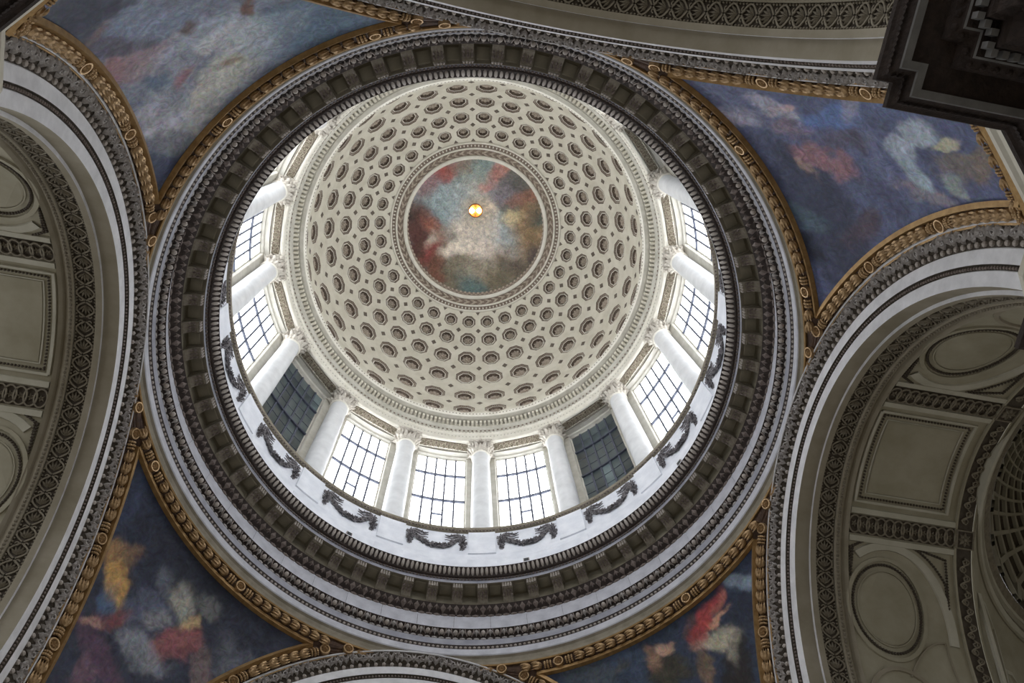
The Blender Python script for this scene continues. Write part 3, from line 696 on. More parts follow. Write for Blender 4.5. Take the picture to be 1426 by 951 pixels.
sweep(av, [(11.75, -0.45), (11.30, -0.16), (11.17, -0.07)], 4)
sweep(av, [(11.17, -0.07), (11.16, -0.02), (11.19, 0.0)], 0)
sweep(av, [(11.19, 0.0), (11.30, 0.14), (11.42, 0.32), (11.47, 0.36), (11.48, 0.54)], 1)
sweep(av, [(11.48, 0.54), (11.43, 0.57), (11.44, 0.95)], 0)
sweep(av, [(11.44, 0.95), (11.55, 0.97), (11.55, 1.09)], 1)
sweep(av, [(11.55, 1.09), (11.52, 1.11), (11.53, 1.50)], 0)
sweep(av, [(11.53, 1.50), (12.02, 1.50)], 2)
sweep(av, [(12.02, 1.50), (12.02, 1.62)], 0)
sweep(av, [(12.02, 1.62), (12.22, 1.62), (12.22, 1.52)], 2)
sweep(av, [(12.22, 1.52), (12.86, 1.52)], 3)
sweep(av, [(12.86, 1.52), (12.86, 1.64), (12.90, 1.66), (13.05, 1.66), (13.05, 1.58), (13.16, 1.54), (13.22, 1.62), (13.32, 1.70), (13.36, 1.60)], 2)
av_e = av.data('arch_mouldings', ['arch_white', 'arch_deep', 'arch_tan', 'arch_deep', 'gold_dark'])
# carved scroll unit on the outer band; local x = depth, y along the arch, z outward
m = MB(); nn = Vector((-0.80, 0, -0.60)).normalized(); q = Vector((0.57, 0, -0.82)).normalized(); p = Vector((0, 1, 0))
def onb(a, b, h=0.0): return p*a+q*b+nn*h
m.tube([onb(-0.42+0.84*t, 0.19+0.13*math.sin(t*2*PI), 0.04) for t in np.linspace(0, 1, 15)], 0.032, 4)
for sgn, cx in ((1, -0.20), (-1, 0.22)):
    m.tube([onb(cx+(0.15-0.012*k)*math.cos(k*0.75), 0.19+(0.15-0.012*k)*math.sin(k*0.75)*sgn, 0.05) for k in range(11)], 0.026, 4)
    for k in range(4):
        a = k*1.2+cx*4; d = (p*math.cos(a)+q*math.sin(a)*sgn).normalized(); m.blade(onb(cx, 0.19), d, nn.cross(d), nn, 0.24, 0.14, 0.13)
for a in (-0.40, 0.02, 0.41): m.blade(onb(a, 0.36), (-q+p*a*0.8).normalized(), p, nn, 0.34, 0.17, 0.12)
scroll_e = m.data('scroll_leaf', ['ornament_grey'])
# palmette unit on the soffit band; local y along, x across (depth)
def palmette():
    m = MB(); dn = Vector((0, 0, -1))
    for s in (-1, 1):
        m.tube([(s*(0.02+0.25*math.sin(t*PI)), -0.30+0.50*t, -0.04) for t in np.linspace(0, 1, 9)], 0.035, 4)
        m.tube([(s*(0.13+0.06*math.cos(t)), 0.17+0.06*math.sin(t), -0.04) for t in np.linspace(0, 5, 8)], 0.026, 4)
    for k in range(5):
        a = PI/2+(k-2)*0.42; d = Vector((math.cos(a), math.sin(a), 0)); m.blade((0, -0.18, -0.01), d, dn.cross(d), dn, 0.36, 0.09, 0.08)
    return m.data('palmette', ['arch_ornament'])
palm_e = palmette()
def arch_beads(dd, de, step, r, stretch, name, material, par):
    m = MB()
    for t in arc_steps(de, step):
        al = arc_ang(de, t); ty = Vector((0, math.cos(al), math.sin(al))); tz = Vector((0, -math.sin(al), math.cos(al)))
        m.bead(arc(dd, de, t), r, (1, stretch, 1), 6, 4, ax=(Vector((1, 0, 0)), ty, tz))
    return tag(m.build(name, material, par), kind='stuff')
bead_cache = {}
ARM_LABEL = ['carved crossing arch opening to the vault with the oval panels and latticed dome',
             'carved crossing arch beneath the garland parapet between the two dark pendentives',
             'carved crossing arch facing the brightest drum windows, between pale and smoky pendentives',
             'carved crossing arch over the pale and blue pendentives beside the shade-coloured cornice']
ARCHES = []
for k in range(4):
    rz = PHI+k*PI/2
    root = inst('trim_%d' % (3+k), av_e, rot=(0, 0, rz)); struct(root, ARM_LABEL[k], 'arch'); ARCHES.append(root)
    for j, t in enumerate(arc_steps(0.2, 0.84)):
        inst('scroll_leaf', scroll_e, root, arc(11.19, 0.02, t), (arc_ang(0.02, t), 0, 0), (1, 1 if j % 2 else -1, 1))
    for t in arc_steps(1.52, 0.56):
        s = 1 if t > 0 else -1
        inst('palmette', palm_e, root, arc(12.54, 1.53, t), (arc_ang(1.53, t), 0, 0), (1, -s, 1))
    for nme, args in (('bead_row_a', (11.44, 0.44, 0.30, 0.085, 0.9, 'bead_row', 'bead_light')), ('bead_row_b', (11.50, 1.03, 0.12, 0.045, 1.0, 'bead_row', 'ornament_brown')),
                      ('bead_row_c', (12.25, 1.56, 0.11, 0.04, 1.0, 'bead_row', 'arch_ornament')), ('bead_row_d', (12.96, 1.68, 0.13, 0.055, 1.0, 'bead_row', 'arch_ornament')), ('bead_row_e', (12.82, 1.56, 0.11, 0.04, 1.0, 'bead_row', 'arch_ornament'))):
        if nme not in bead_cache: bead_cache[nme] = arch_beads(*args, root).data
        else: tag(inst('bead_row', bead_cache[nme], root), kind='stuff')

# ------------------------------------------------------------------ barrel vaults of the four arms
BDE = 1.60
def bar(dd, deg, off=0.0):
    t = math.radians(deg); v = arc(dd, BDE+off, t); return v
bv = MB()
sweep(bv, [(13.36, BDE), (17.15, BDE), (17.15, BDE+0.10), (17.22, BDE+0.10)], 0)
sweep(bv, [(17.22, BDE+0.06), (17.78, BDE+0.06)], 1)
sweep(bv, [(17.78, BDE+0.10), (17.86, BDE+0.10), (17.90, BDE), (17.92, 0.2)], 0)
bv_e = bv.data('vault', ['vault_stone', 'arch_deep'])
def flat_strip(m, path, wdt, h, mi=0):
    """flat raised band on the barrel along (dd,deg) points"""
    n = len(path); L, R_, L2, R2 = [], [], [], []
    for i, (d, a) in enumerate(path):
        d0, a0 = path[max(i-1, 0)]; d1, a1 = path[min(i+1, n-1)]
        tx, ty = d1-d0, (a1-a0)*0.155; l = math.hypot(tx, ty) or 1; nx, ny = -ty/l, tx/l
        for lst, s, o in ((L, 1, 0), (R_, -1, 0), (L2, 0.85, h), (R2, -0.85, h)):
            lst.append(bar(d+nx*wdt/2*s, a+ny*wdt/2*s/0.155, o))
    m.grid([L, L2, R2, R_], mi)
def rect_path(d0, d1, a0, a1, n=10):
    return [(d0+(d1-d0)*i/n, a0) for i in range(n)]+[(d1, a0+(a1-a0)*i/n) for i in range(n)]+[(d1-(d1-d0)*i/n, a1) for i in range(n)]+[(d0, a1-(a1-a0)*i/n) for i in range(n+1)]
def path_beads(m, path, step, r):
    P = [bar(d, a, 0.03) for d, a in path]; s = [0]
    for i in range(1, len(P)): s.append(s[-1]+(P[i]-P[i-1]).length)
    x = 0
    for i in range(1, len(P)):
        while x <= s[i]:
            f = (x-s[i-1])/max(s[i]-s[i-1], 1e-6); m.bead(P[i-1].lerp(P[i], f), r, (1, 1, 1), 5, 3); x += step
pf = MB()
flat_strip(pf, rect_path(13.46, 16.80, -13.4, 13.4), 0.12, 0.07); flat_strip(pf, rect_path(13.78, 16.48, -11.0, 11.0), 0.05, 0.04)
pf_e = pf.data('panel_frame', ['vault_pale'])
pbm = MB(); path_beads(pbm, rect_path(13.62, 16.64, -12.3, 12.3), 0.11, 0.045); pb_e = pbm.data('panel_beads', ['arch_deep'])
vp = MB(); vp.grid([[bar(d, a, -0.0+0.02) for a in np.linspace(-10.6, 10.6, 9)] for d in (13.84, 16.42)]); vp_e = vp.data('vault_panel', ['vault_stone'])
gb = {}
for s in (1, -1):
    m = MB(); m.grid([[bar(d, s*a, 0.015) for a in np.linspace(17.0, 22.0, 4)] for d in (13.36, 17.15)], 1)
    for a in (15.9, 23.2): flat_strip(m, [(d, s*a) for d in np.linspace(13.36, 17.15, 6)], 0.26, 0.08, 0)
    gb[s] = m.data('guilloche_band', ['vault_pale', 'arch_deep'])
m = MB(); m.tube([(0.205*math.cos(t), 0.29*math.sin(t), -0.05) for t in np.linspace(0, 2*PI, 15)[:-1]], 0.035, 4, True)
for k in range(5): d = Vector((math.cos(k*1.257), math.sin(k*1.257), 0)); m.blade((0, 0, -0.01), d, Vector((-d.y, d.x, 0)), Vector((0, 0, -1)), 0.13, 0.07, 0.06)
gring_e = m.data('guilloche_ring', ['arch_ornament'])
# side lunettes with oval panels
def lun_path(s, f=1.0, n=25):
    return [(d, g) for d, g in [(14.80+2.05*f*math.sin(t), s*(24.2+(1-f)*14+(1-math.cos(t))*19*1.0)) for t in np.linspace(-1.75, 1.75, n)] if d > 13.44]
def oval(s, rd, ra, n=33, c=(14.62, 39.6)): return [(c[0]+rd*math.cos(t), s*(c[1]+ra*math.sin(t))) for t in np.linspace(0, 2*PI, n)]
lun = {}
for s in (1, -1):
    a = MB(); flat_strip(a, lun_path(s), 0.34, 0.06); lun[s, 'lunette_rib'] = a.data('lunette_rib', ['vault_pale'])
    a = MB(); flat_strip(a, oval(s, 1.34, 12.0), 0.16, 0.07); flat_strip(a, oval(s, 1.02, 9.0), 0.05, 0.05); lun[s, 'oval_frame'] = a.data('oval_frame', ['vault_stone'])
    a = MB(); path_beads(a, oval(s, 1.18, 10.5, 65), 0.10, 0.055); lun[s, 'oval_beads'] = a.data('oval_beads', ['arch_deep'])
    a = MB(); a.add([bar(d, g, 0.025) for d, g in oval(s, 0.98, 8.6)[:-1]], [tuple(range(32))]); lun[s, 'oval_panel'] = a.data('oval_panel', ['vault_stone'])
    a = MB()
    for q, (cd, ad, bd) in enumerate(((16.86, 15.75, 16.86), (13.42, 13.95, 13.42))):
        hyp = [(d, g) for d, g in lun_path(s, 1.14, 61) if (d > 15.6 and abs(g) < 38 if q == 0 else d < 13.95 and abs(g) < 34)]
        if q == 1: hyp = hyp[::-1]
        hyp = [(max(min(d, 16.84), 13.44), g) for d, g in hyp]
        path_beads(a, [(cd, s*25.6)]+hyp+[(bd, s*38 if q == 0 else s*33), (cd, s*25.6)], 0.10, 0.05)
    lun[s, 'spandrel_beads'] = a.data('spandrel_beads', ['arch_deep'])
    a = MB(); flat_strip(a, oval(s, 1.30, 11.0, 33, (14.62, 64.5)), 0.16, 0.07); flat_strip(a, [(16.5-1.5*t, s*(46+9*t*t)) for t in np.linspace(0, 1, 8)], 0.06, 0.05); flat_strip(a, [(16.5+0.25*t, s*(46+22*t)) for t in np.linspace(0, 1, 8)], 0.06, 0.05)
    lun[s, 'lower_frames'] = a.data('lower_frames', ['arch_tan'])
# transverse band scroll
m = MB(); dn = Vector((0, 0, -1))
m.tube([(0.10*math.cos(t*1.5)*(1 if t < PI else -1)*0+0.17*math.sin(t), -0.25+0.5*t/(2*PI), -0.05) for t in np.linspace(0, 2*PI, 13)], 0.032, 4)
for sx, cy in ((1, -0.12), (-1, 0.13)):
    m.tube([(sx*0.04+(0.12-0.009*k)*math.cos(k*0.8)*sx, cy+(0.12-0.009*k)*math.sin(k*0.8), -0.05) for k in range(11)], 0.026, 4)
    for k in range(4): d = Vector((math.cos(k*1.57+0.4), math.sin(k*1.57+0.4), 0)); m.blade((sx*0.04, cy, -0.01), d, dn.cross(d), dn, 0.12, 0.07, 0.06)
tscroll_e = m.data('band_scroll', ['arch_ornament'])
m = MB(); m.box(-0.30, 0.30, -0.30, 0.30, -0.03, 0.02, 1)
for k in range(8): d = Vector((math.cos(k*PI/4), math.sin(k*PI/4), 0)); m.blade((0, 0, -0.03), d, dn.cross(d), dn, 0.26, 0.15, 0.10)
m.bead((0, 0, -0.08), 0.06, nu=6, nv=4); m.tube([(-0.3, -0.3, -0.05), (0.3, -0.3, -0.05), (0.3, 0.3, -0.05), (-0.3, 0.3, -0.05)], 0.05, 4, True)
trose_e = m.data('corner_rosette', ['arch_ornament', 'arch_deep'])
VLAB = ['dim olive barrel vault with framed panel beyond the arch, ending at a latticed dome', 'olive barrel vault beyond the arch below the garland parapet',
        'olive barrel vault with stained square panel beyond the arch of pale and smoky pendentives', 'olive barrel vault beside the shade-coloured entablature beyond the leaf-carved arch']
for k in range(4):
    rz = PHI+k*PI/2
    root = struct(inst('ceiling', bv_e, rot=(0, 0, rz)), VLAB[k], 'vault')
    o = inst('panel_frame', pf_e, root); tag(inst('panel_beads', pb_e, o), kind='stuff'); inst('vault_panel', vp_e, root)
    for s in (1, -1):
        g_ = inst('guilloche_band', gb[s], root)
        for i in range(12):
            a = s*19.5; inst('guilloche_ring', gring_e, g_, bar(13.52+0.315*i, a, 0.02), (arc_ang(BDE, math.radians(a)), 0, 0))
        for nme in ('lunette_rib', 'oval_panel', 'oval_frame', 'lower_frames'): inst(nme, lun[s, nme], root)
        for nme in ('oval_beads', 'spandrel_beads'): tag(inst(nme, lun[s, nme], root), kind='stuff')
        inst('corner_rosette', trose_e, root, bar(17.5, s*19.5, 0.07), (arc_ang(BDE, math.radians(s*19.5)), 0, 0))
    for t in arc_steps(BDE, 0.56):
        if abs(abs(math.degrees(t))-19.5) > 2.6: inst('band_scroll', tscroll_e, root, arc(17.5, BDE+0.07, t), (arc_ang(BDE, t), 0, 0))

# ------------------------------------------------------------------ latticed dome over the arm at the right
D2, CX = 6.95, 24.80
def rho2(z):
    c = min(max((z-AZC)/(ARZ-BDE-0.1), -1), 1); return math.sqrt(D2**2+(ARX-BDE-0.1)**2*(1-c*c))
def dome2(r, a, z): return Vector((CX+r*math.cos(a), r*math.sin(a), Zw(z)))
S2R = (6.2**2+5.0**2)/(2*5.0); S2Z = 28.05+5.0-S2R
def cap2(r, a, off=0.0):
    el = math.acos(min(1, r/S2R)); R = S2R+off; return dome2(R*math.cos(el), a, S2Z+R*math.sin(el))
dmesh = MB(); nA = 96
dmesh.grid([[dome2(r, 2*PI*i/nA, z) for r, z in ((7.9, 29.4), (7.05, 27.30), (6.98, 27.26), (6.95, 27.45), (6.80, 27.50))] for i in range(nA)], 0, closed_u=True)
dmesh.grid([[dome2(r, 2*PI*i/nA, z) for r, z in ((6.80, 27.50), (6.74, 27.75))] for i in range(nA)], 1, closed_u=True)
dmesh.grid([[dome2(r, 2*PI*i/nA, z) for r, z in ((6.74, 27.75), (6.62, 27.70), (6.58, 27.86), (6.50, 27.90))] for i in range(nA)], 0, closed_u=True)
dmesh.grid([[dome2(r, 2*PI*i/nA, z) for r, z in ((6.50, 27.90), (6.2, 28.06))] for i in range(nA)], 1, closed_u=True)
dmesh.grid([[cap2(r, 2*PI*i/nA) for r in np.linspace(6.2, 0.05, 24)] for i in range(nA)], 3, closed_u=True)
for q in range(4):
    P = []
    for z in np.linspace(19.5, 27.4, 20):
        R = rho2(z); al = math.acos(min(1, D2/R)); P.append([dome2(R, PI+q*PI/2+al+(PI/2-2*al)*j/16, z) for j in range(17)])
    dmesh.grid(P, 2)
for q in (0, 1, 3):                           # unseen end and side walls added to keep sky light off the dome ring
    ca = (0.0, PI/2, PI, -PI/2)[q]; ex = Vector((math.cos(ca), math.sin(ca), 0)); ey = Vector((-ex.y, ex.x, 0)); rows = []
    for t in np.linspace(-1.5, 1.5, 41):
        top = Vector((CX, 0, 0))+ex*(D2+0.3)+ey*((ARX-BDE-0.1)*math.sin(t)*1.02); zt = Zw(AZC+(ARZ-BDE-0.1)*math.cos(t)*1.02)
        rows.append([Vector((top.x, top.y, zt)), Vector((top.x, top.y, Zw(16.5)))])
    dmesh.grid(rows, 2)
d2_e = dmesh.data('lattice_dome', ['vault_pale', 'arch_ornament', 'vault_stone', 'arch_deep'])
m = MB(); NR = 28; path = []
def rib_path(sg): return [(r, sg*1.35*math.log(6.25/r)) for r in np.geomspace(6.18, 2.2, 14)]
rib_me = {}
for sg in (1, -1):
    m = MB(); P = rib_path(sg)
    for i in range(len(P)-1):
        pass
    rows = []
    for (r, a) in P:
        wd = 0.055; rows.append([cap2(r, a-wd/2*1.0), cap2(r, a-wd/2*0.8, -0.14), cap2(r, a+wd/2*0.8, -0.14), cap2(r, a+wd/2)])
    rows = [[v-Vector((CX, 0, 0)) for v in row] for row in rows]
    m.grid(rows); rib_me[sg] = m.data('lattice_rib', ['vault_pale'])
m = MB()
for t in range(7): a = 2*PI*t/7; d = Vector((0, math.cos(a), math.sin(a)))
dshell = struct(inst('ceiling', d2_e, rot=(0, 0, PHI)), 'shallow dome with pale diagonal lattice ribs beyond the oval-panelled vault', 'dome')
for sg in (1, -1):
    for i in range(NR): inst('lattice_rib', rib_me[sg], dshell, (CX, 0, 0), (0, 0, 2*PI*i/NR))
m = MB()
for i in range(NR):
    for lv_ in range(5):
        a = 2*PI*(i+0.5*(lv_ % 2)+0.0)/NR; r = 6.25*math.exp(-(lv_+0.5)*PI/NR*1.0/1.35*1.0)
        c = cap2(r, a, -0.01); nn = (Vector((CX, 0, Zw(S2Z)))-c).normalized(); t1 = nn.cross(Vector((0, 0, 1))).normalized(); t2 = nn.cross(t1)
        for k in range(5): d = t1*math.cos(k*1.257)+t2*math.sin(k*1.257); m.blade(c, d, nn.cross(d), nn, 0.19, 0.13, 0.08)
tag(m.build('lozenge_rosettes', 'arch_ornament', dshell), kind='stuff')
m = MB()
for q in (0, 3):                              # carved frames on the two pendentives next to the band
    for (z0, z1, f0, f1) in ((22.2, 26.4, 0.12, 0.45), (21.2, 25.4, 0.6, 0.88)):
        pts = []
        for z, f in ((z0, f0), (z1, f0+0.02), (z1+0.2, (f0+f1)/2), (z1, f1), (z0, f1-0.05), (z0-0.4, (f0+f1)/2)):
            R = rho2(z)-0.03; al = math.acos(min(1, D2/R)); ff = f if q == 0 else 1-f; pts.append(dome2(R, PI+(0 if q == 0 else -PI/2)+al+(PI/2-2*al)*ff, z))
        m.tube(pts, 0.09, 4, True)
    ca = PI+PI/4*(1 if q == 0 else -1); cz = 22.5; R = rho2(cz)
m.build('pendentive_frames', 'vault_pale', dshell)

# ------------------------------------------------------------------ painted pendentives and gilded frames
OFF = 0.15; PD = AD+OFF
def rho(z):
    c = min(max((z-AZC)/ARZ, -1), 1); return math.sqrt(PD**2+ARX**2*(1-c*c))
PLAB = ['dark blue pendentive painting with a scarlet patch of drapery', 'smoky blue-black pendentive painting with an amber glow at its edge',
        'pale stormy grey-blue pendentive painting with drifting fragments', 'deep blue pendentive painting with rose and lilac clouds']
FLAB = ['gilded leaf-bundle frame around the dark painting with the scarlet patch', 'gilded leaf-bundle frame around the smoky painting with amber glow',
        'gilded leaf-bundle frame around the pale stormy painting', 'gilded leaf-bundle frame around the deep blue painting with lilac clouds']
PBASE = [(34, 44, 66), (38, 42, 60), (92, 100, 122), (62, 70, 108)]
def psurf(z, a, off=0.0): return pol(rho(z)+off, a, Zw(z))
# leaf bundle: local x along the frame, z outward from the wall
m = MB(); m.bead((-0.02, 0, 0.04), 0.19, (1.02, 0.88, 0.85), 10, 6, ax=(Vector((1, 0, 0)), Vector((0, 1, 0)), Vector((0, 0, 1))))
for k in range(5):
    a = (k-2)*0.55; o = Vector((-0.12, 0.15*math.sin(a), 0.04+0.14*math.cos(a))); m.blade(o, Vector((1, 0, 0)), Vector((0, math.cos(a), -math.sin(a))), Vector((0, math.sin(a), math.cos(a))), 0.34, 0.10, 0.05)
bun_e = m.data('leaf_bundle', ['gold'], False)
m = MB()
for k in range(6):
    a = (k-2.5)*0.5; m.bead((0.0, 0.14*math.sin(a), 0.12*math.cos(a)), 0.055, nu=6, nv=4)
    m.bead((0.11, 0.12*math.sin(a), 0.11*math.cos(a)), 0.05, nu=6, nv=4); m.bead((-0.11, 0.12*math.sin(a), 0.11*math.cos(a)), 0.05, nu=6, nv=4)
ber_e = m.data('berry_cluster', ['gold'], True)
m = MB(); m.revolve([(0.0, 0.06), (0.12, 0.07), (0.15, 0.12), (0.19, 0.12), (0.21, 0.0)], n=18)
for k in range(8): a = k*PI/4; d = Vector((math.cos(a), math.sin(a), 0)); m.blade((0, 0, 0.08), d, Vector((-d.y, d.x, 0)), Vector((0, 0, 1)), 0.13, 0.08, 0.05)
pat_e = m.data('rosette', ['gold'])
m = MB(); m.blade((0, 0, 0.02), Vector((1, 0, 0)), Vector((0, 1, 0)), Vector((0, 0, 1)), 0.75, 0.22, 0.08); m.blade((0, 0, 0.02), Vector((0.97, 0.2, 0)), Vector((0, 1, 0)), Vector((0, 0, 1)), 0.4, 0.2, 0.09); m.blade((0, 0, 0.02), Vector((0.97, -0.2, 0)), Vector((0, 1, 0)), Vector((0, 0, 1)), 0.4, 0.2, 0.09)
tip_e = m.data('tip_leaf', ['gold'])
def along(path, step):
    s = [0.0]
    for i in range(1, len(path)): s.append(s[-1]+(path[i]-path[i-1]).length)
    n = max(1, int(round(s[-1]/step))); out = []; j = 1
    for i in range(n):
        x = s[-1]*(i+0.5)/n
        while j < len(path)-1 and s[j] < x: j += 1
        f = (x-s[j-1])/max(1e-9, s[j]-s[j-1]); out.append((path[j-1].lerp(path[j], f), (path[j]-path[j-1]).normalized()))
    return out
def side_off(z, e):
    """azimuth offset from the arch axis of a line lying e inside the arch edge"""
    return math.acos(min(1.0, (PD-0.61*e)/rho(z)))
Z_IN, Z_MID, Z_OUT, Z_BOT = 28.50, 28.76, 28.98, 19.62
for k in range(4):
    b0 = PHI+k*PI/2
    nz, nu = 150, 200; V = []; F = []; Q = []
    for i in range(nz+1):
        z = 19.5+(29.02-19.5)*i/nz; al = math.acos(min(1, PD/rho(z)))
        for j in range(nu+1):
            th = al+(PI/2-2*al)*j/nu; v = psurf(z, b0+th); V.append(v); Q.append(((th-PI/4)*rho(z), z))
    for i in range(nz):
        for j in range(nu): F.append((i*(nu+1)+j, i*(nu+1)+j+1, (i+1)*(nu+1)+j+1, (i+1)*(nu+1)+j))
    P = np.array([tuple(v) for v in V]); Q = np.array(Q)
    st = [((math.radians(az)-PI/4)*rho(z), z, r, cr_, cg_, cb_) for az, z, r, cr_, cg_, cb_ in STROKES[k]]
    cols = brush(P, Q, st, PBASE[k], 20+k*31, warp=0.30, soft=1.0)
    fr_ = empty('pendentive_painting', psurf(19.5, b0+PI/4)); tag(fr_, PLAB[k], 'painting'); inv = -fr_.location
    cv = inst('canvas', paint_mesh('canvas', V, F, cols, 'pendentive_paint'), fr_, inv)
    ends = {}
    for nme, zz, e_ in (('out', Z_OUT, 0.02), ('mid', Z_MID, 0.30), ('in', Z_IN, 0.56)): ends[nme] = side_off(zz, e_)
    def zz_(e, n=60): return np.linspace(Z_BOT, Z_OUT if e < 0.1 else Z_MID if e < 0.4 else Z_IN, n)
    def spath(sd, e, off=-0.05): return [psurf(z, b0+(side_off(z, e) if sd == 0 else PI/2-side_off(z, e)), off) for z in zz_(e)]
    def ring_path(zz, a_, off=-0.05, n=60): return [psurf(zz, b0+a_+(PI/2-2*a_)*i/n, off) for i in range(n+1)]
    backs = MB()
    backs.grid([[psurf(zz, b0+a_, -0.015)+inv for zz, a_ in ((Z_OUT, ends['out']+(PI/2-2*ends['out'])*i/60), (Z_IN, ends['in']+(PI/2-2*ends['in'])*i/60))] for i in range(61)])
    for sd in (0, 1): backs.grid([[a_+inv, b_+inv] for a_, b_ in zip(spath(sd, 0.02, -0.015), spath(sd, 0.56, -0.015))])
    gf = backs.build('gilded_frame', 'gold_dark', fr_); tag(gf, FLAB[k])
    def put(name, me, pos, tang, scale=1.0):
        pos = Vector(pos); t = tang.normalized(); n_ = Vector((-pos.x, -pos.y, -4.0 if pos.z > Zw(26) else -2.0)).normalized()
        n_ = (n_-t*n_.dot(t)).normalized(); y_ = n_.cross(t)
        M = Matrix((t, y_, n_)).transposed().to_euler()
        return inst(name, me, gf, pos+inv, M, (scale, scale, scale))
    rails = MB(); rails.tube([v+inv for v in ring_path(Z_OUT, ends['out'])], 0.05, 5); rails.build('curved_rail', 'gold_rail', gf)
    rails = MB(); rails.tube([v+inv for v in ring_path(Z_IN, ends['in'])], 0.11, 4); rails.build('curved_rail', 'gold_rail', gf)
    for sd in (0, 1):
        for e_, w_, n_s in ((0.02, 0.05, 5), (0.56, 0.11, 4)):
            r_ = MB(); r_.tube([v+inv for v in spath(sd, e_)], w_, n_s); r_.build('curved_rail', 'gold_rail', gf)
        for q, (pos, tg) in enumerate(along(spath(sd, 0.29, -0.03)[:-1], 0.40)):
            if q % 9 == 8: put('rosette', pat_e, pos, tg, 1.0)
            elif q % 9 in (0, 7): put('berry_cluster', ber_e, pos, tg)
            else: put('leaf_bundle', bun_e, pos, tg)
    a_ = ends['mid']+0.03
    for q, (pos, tg) in enumerate(along(ring_path(Z_MID, a_, -0.03), 0.42)):
        if q % 13 == 9: put('rosette', pat_e, pos, tg)
        elif q % 13 in (8, 10): put('berry_cluster', ber_e, pos, tg)
        else: put('leaf_bundle', bun_e, pos, tg)
    for sd in (0, 1):                         # rosette and pointed leaf in each sharp corner
        th1 = ends['mid']-0.032
        az = b0+(th1 if sd == 0 else PI/2-th1); az2 = b0+(th1-0.022 if sd == 0 else PI/2-th1+0.022)
        tg = pol(1, az+PI/2, 0)*(-1 if sd == 0 else 1)
        put('rosette', pat_e, psurf(Z_MID+0.05, az, -0.03), tg); put('tip_leaf', tip_e, psurf(Z_MID+0.09, az2, -0.03), tg)
    # bottom rails with leaf tips
    al = side_off(Z_BOT, 0.02); m = MB()
    for zz, r_ in ((19.52, 0.10), (19.72, 0.05)): m.tube([psurf(zz, b0+al+(PI/2-2*al)*i/10, -0.06)+inv for i in range(11)], r_, 5)
    m.build('bottom_rail', 'gold_rail', gf)
    for q, (pos, tg) in enumerate(along([psurf(19.88, b0+al+(PI/2-2*al)*i/10, -0.03) for i in range(11)], 0.30)): put('berry_cluster' if q % 2 else 'leaf_bundle', ber_e if q % 2 else bun_e, pos, tg, 0.75)

# ------------------------------------------------------------------ piers and shade-coloured entablatures at the four corners
def offset_line(P, d):
    out = []; n = len(P)
    def nrm(a, b):
        v = (b[0]-a[0], b[1]-a[1]); l = math.hypot(*v); return (v[1]/l, -v[0]/l)
    for i in range(n):
        if i == 0: nx = nrm(P[0], P[1]); out.append((P[0][0]+nx[0]*d, P[0][1]+nx[1]*d)); continue
        if i == n-1: nx = nrm(P[-2], P[-1]); out.append((P[-1][0]+nx[0]*d, P[-1][1]+nx[1]*d)); continue
        n1, n2 = nrm(P[i-1], P[i]), nrm(P[i], P[i+1]); k = 1+n1[0]*n2[0]+n1[1]*n2[1]
        out.append((P[i][0]+(n1[0]+n2[0])*d/k, P[i][1]+(n1[1]+n2[1])*d/k))
    return out
PIER = [(15.0, 7.22), (11.55, 7.22), (11.30, 7.60), (11.28, 8.80), (8.80, 11.28), (7.60, 11.30), (7.22, 11.55), (7.22, 15.0)]
EOUT = [(15.0, 5.86), (10.85, 5.86), (10.85, 6.20), (10.39, 6.20), (10.39, 8.66), (8.66, 10.39), (6.20, 10.39), (6.20, 10.85), (5.86, 10.85), (5.86, 15.0)]
# the inside of the corner lies to the right of the walking direction when the offset is negative
INS = 1.0 if offset_line(EOUT, 1.0)[4][0] > EOUT[4][0] else -1.0
def poly_sweep(m, line, prof, mi):
    rows = []
    for off, z in prof: rows.append([Vector((x, y, Zw(z))) for x, y in offset_line(line, INS*off)])
    m.grid(rows, mi)
pm = MB()
LOWP = offset_line(EOUT, INS*2.55)
pm.grid([[Vector((x, y, z)) for x, y in PIER] for z in (Zw(17.4), Zw(19.5))], 0)
pm.grid([[Vector((x, y, z)) for x, y in LOWP] for z in (0.0, Zw(14.6))], 0)
pm.add([(x, y, Zw(19.5)) for x, y in PIER]+[(15, 15, Zw(19.5))], [tuple(range(len(PIER)+1))], 0)
poly_sweep(pm, PIER, [(0.0, 18.5), (-0.06, 18.55), (-0.06, 18.75), (-0.12, 18.8), (-0.12, 18.98), (-0.20, 19.05), (-0.20, 19.2), (-0.10, 19.26), (-0.10, 19.40), (0.0, 19.44)], 0)
pier_e = pm.data('pier', ['pier_cream'])
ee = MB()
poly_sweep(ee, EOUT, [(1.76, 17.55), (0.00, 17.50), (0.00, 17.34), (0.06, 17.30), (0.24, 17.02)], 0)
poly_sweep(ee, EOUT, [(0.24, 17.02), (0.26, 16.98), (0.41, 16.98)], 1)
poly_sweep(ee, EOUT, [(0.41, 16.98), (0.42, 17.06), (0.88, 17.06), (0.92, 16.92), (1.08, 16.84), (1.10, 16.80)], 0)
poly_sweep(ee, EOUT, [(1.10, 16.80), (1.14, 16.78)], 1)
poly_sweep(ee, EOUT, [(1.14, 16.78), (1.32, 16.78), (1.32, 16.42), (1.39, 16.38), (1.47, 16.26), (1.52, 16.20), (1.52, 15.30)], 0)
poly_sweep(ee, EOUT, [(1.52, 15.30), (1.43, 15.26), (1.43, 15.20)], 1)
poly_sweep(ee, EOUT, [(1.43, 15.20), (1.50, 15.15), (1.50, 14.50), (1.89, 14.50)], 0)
poly_sweep(ee, EOUT, [(1.89, 14.50), (1.94, 14.58), (1.98, 14.58)], 1)
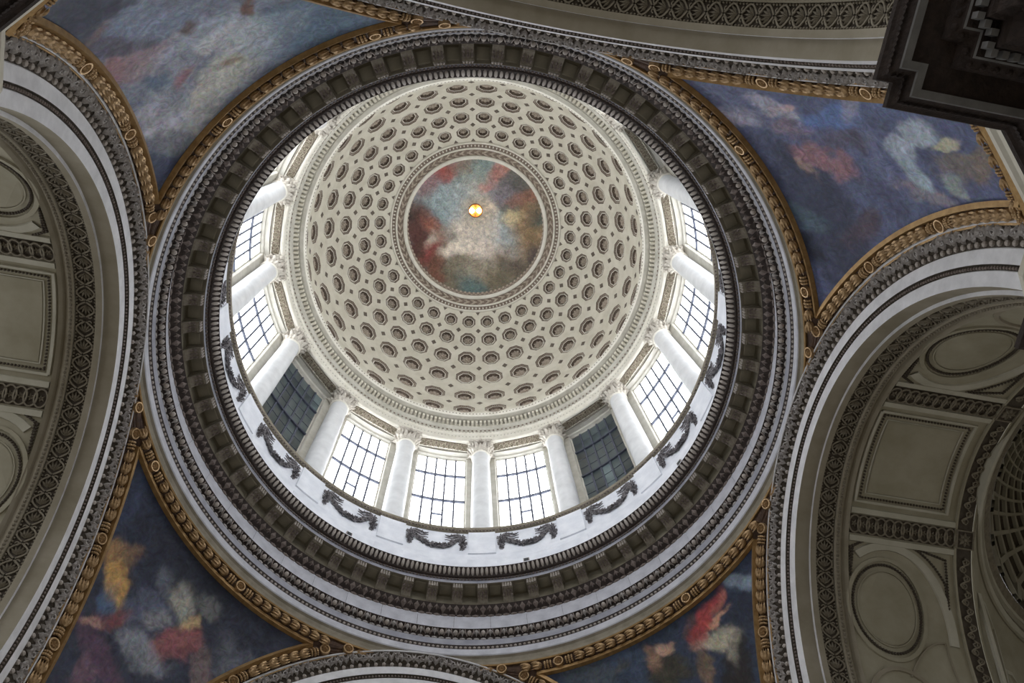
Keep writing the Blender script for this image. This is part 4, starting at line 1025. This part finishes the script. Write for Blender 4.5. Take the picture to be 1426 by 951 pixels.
poly_sweep(ee, EOUT, [(1.98, 14.58), (2.6, 14.58)], 0)
ent_e = ee.data('entablature', ['cornice_shade', 'cornice_fillet'])
m = MB(); m.box(-0.07, 0.07, -0.06, 0.06, -0.10, 0.10); dent_e = m.data('dentil', ['cornice_fillet'])
def line_steps(line, off, step):
    P = [Vector((x, y, 0)) for x, y in offset_line(line, INS*off)]; out = []
    for a, b in zip(P[:-1], P[1:]):
        L = (b-a).length; n = int(L/step)
        for i in range(n): out.append((a.lerp(b, (i+0.5)/n), math.atan2(b.y-a.y, b.x-a.x)-PI/2))
    return out
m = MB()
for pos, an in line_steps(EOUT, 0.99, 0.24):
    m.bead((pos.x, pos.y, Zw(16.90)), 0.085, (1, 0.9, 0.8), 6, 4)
eegg_e = m.data('egg_row', ['cornice_shade'])
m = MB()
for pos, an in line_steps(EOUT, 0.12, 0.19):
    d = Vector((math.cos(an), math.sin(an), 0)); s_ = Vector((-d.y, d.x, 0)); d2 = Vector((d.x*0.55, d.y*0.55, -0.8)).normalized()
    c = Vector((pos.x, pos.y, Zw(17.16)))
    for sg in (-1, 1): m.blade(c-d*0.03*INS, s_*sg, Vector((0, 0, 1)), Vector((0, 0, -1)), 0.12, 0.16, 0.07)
eleaf_e = m.data('cyma_leaves', ['cornice_shade'])
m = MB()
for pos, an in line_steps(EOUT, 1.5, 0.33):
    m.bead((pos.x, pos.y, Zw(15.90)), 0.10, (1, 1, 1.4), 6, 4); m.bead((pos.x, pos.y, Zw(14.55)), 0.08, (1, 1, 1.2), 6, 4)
efr_e = m.data('frieze_relief', ['cornice_shade'])
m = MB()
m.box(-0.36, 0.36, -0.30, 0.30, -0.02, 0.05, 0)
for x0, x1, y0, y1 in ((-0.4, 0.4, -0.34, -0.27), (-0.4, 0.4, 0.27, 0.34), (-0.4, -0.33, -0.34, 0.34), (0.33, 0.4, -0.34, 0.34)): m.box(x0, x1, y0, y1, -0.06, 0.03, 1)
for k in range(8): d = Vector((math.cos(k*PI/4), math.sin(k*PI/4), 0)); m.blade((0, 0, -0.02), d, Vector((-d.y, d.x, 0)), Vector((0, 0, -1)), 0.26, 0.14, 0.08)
esp_e = m.data('soffit_coffer', ['cornice_shade', 'cornice_fillet'])
PIERLAB = ['cream stone pier under the dark painting with the scarlet patch', 'cream stone pier under the smoky painting with amber glow', 'cream stone pier under the pale stormy painting', 'cream stone pier under the deep blue painting with lilac clouds']
PSIDE = ['pier_scarlet_painting', 'pier_amber_painting', 'pier_stormy_painting', 'pier_lilac_painting']
for k in range(4):
    rz = PHI+k*PI/2
    struct(inst('wall_%s' % PSIDE[k], pier_e, rot=(0, 0, rz)), PIERLAB[k], 'pier')
    e_ = struct(inst('trim_%d' % (7+k), ent_e, rot=(0, 0, rz)), PIERLAB[k].replace('cream stone pier', 'dirty, shade-coloured dark entablature on the pier'), 'entablature')
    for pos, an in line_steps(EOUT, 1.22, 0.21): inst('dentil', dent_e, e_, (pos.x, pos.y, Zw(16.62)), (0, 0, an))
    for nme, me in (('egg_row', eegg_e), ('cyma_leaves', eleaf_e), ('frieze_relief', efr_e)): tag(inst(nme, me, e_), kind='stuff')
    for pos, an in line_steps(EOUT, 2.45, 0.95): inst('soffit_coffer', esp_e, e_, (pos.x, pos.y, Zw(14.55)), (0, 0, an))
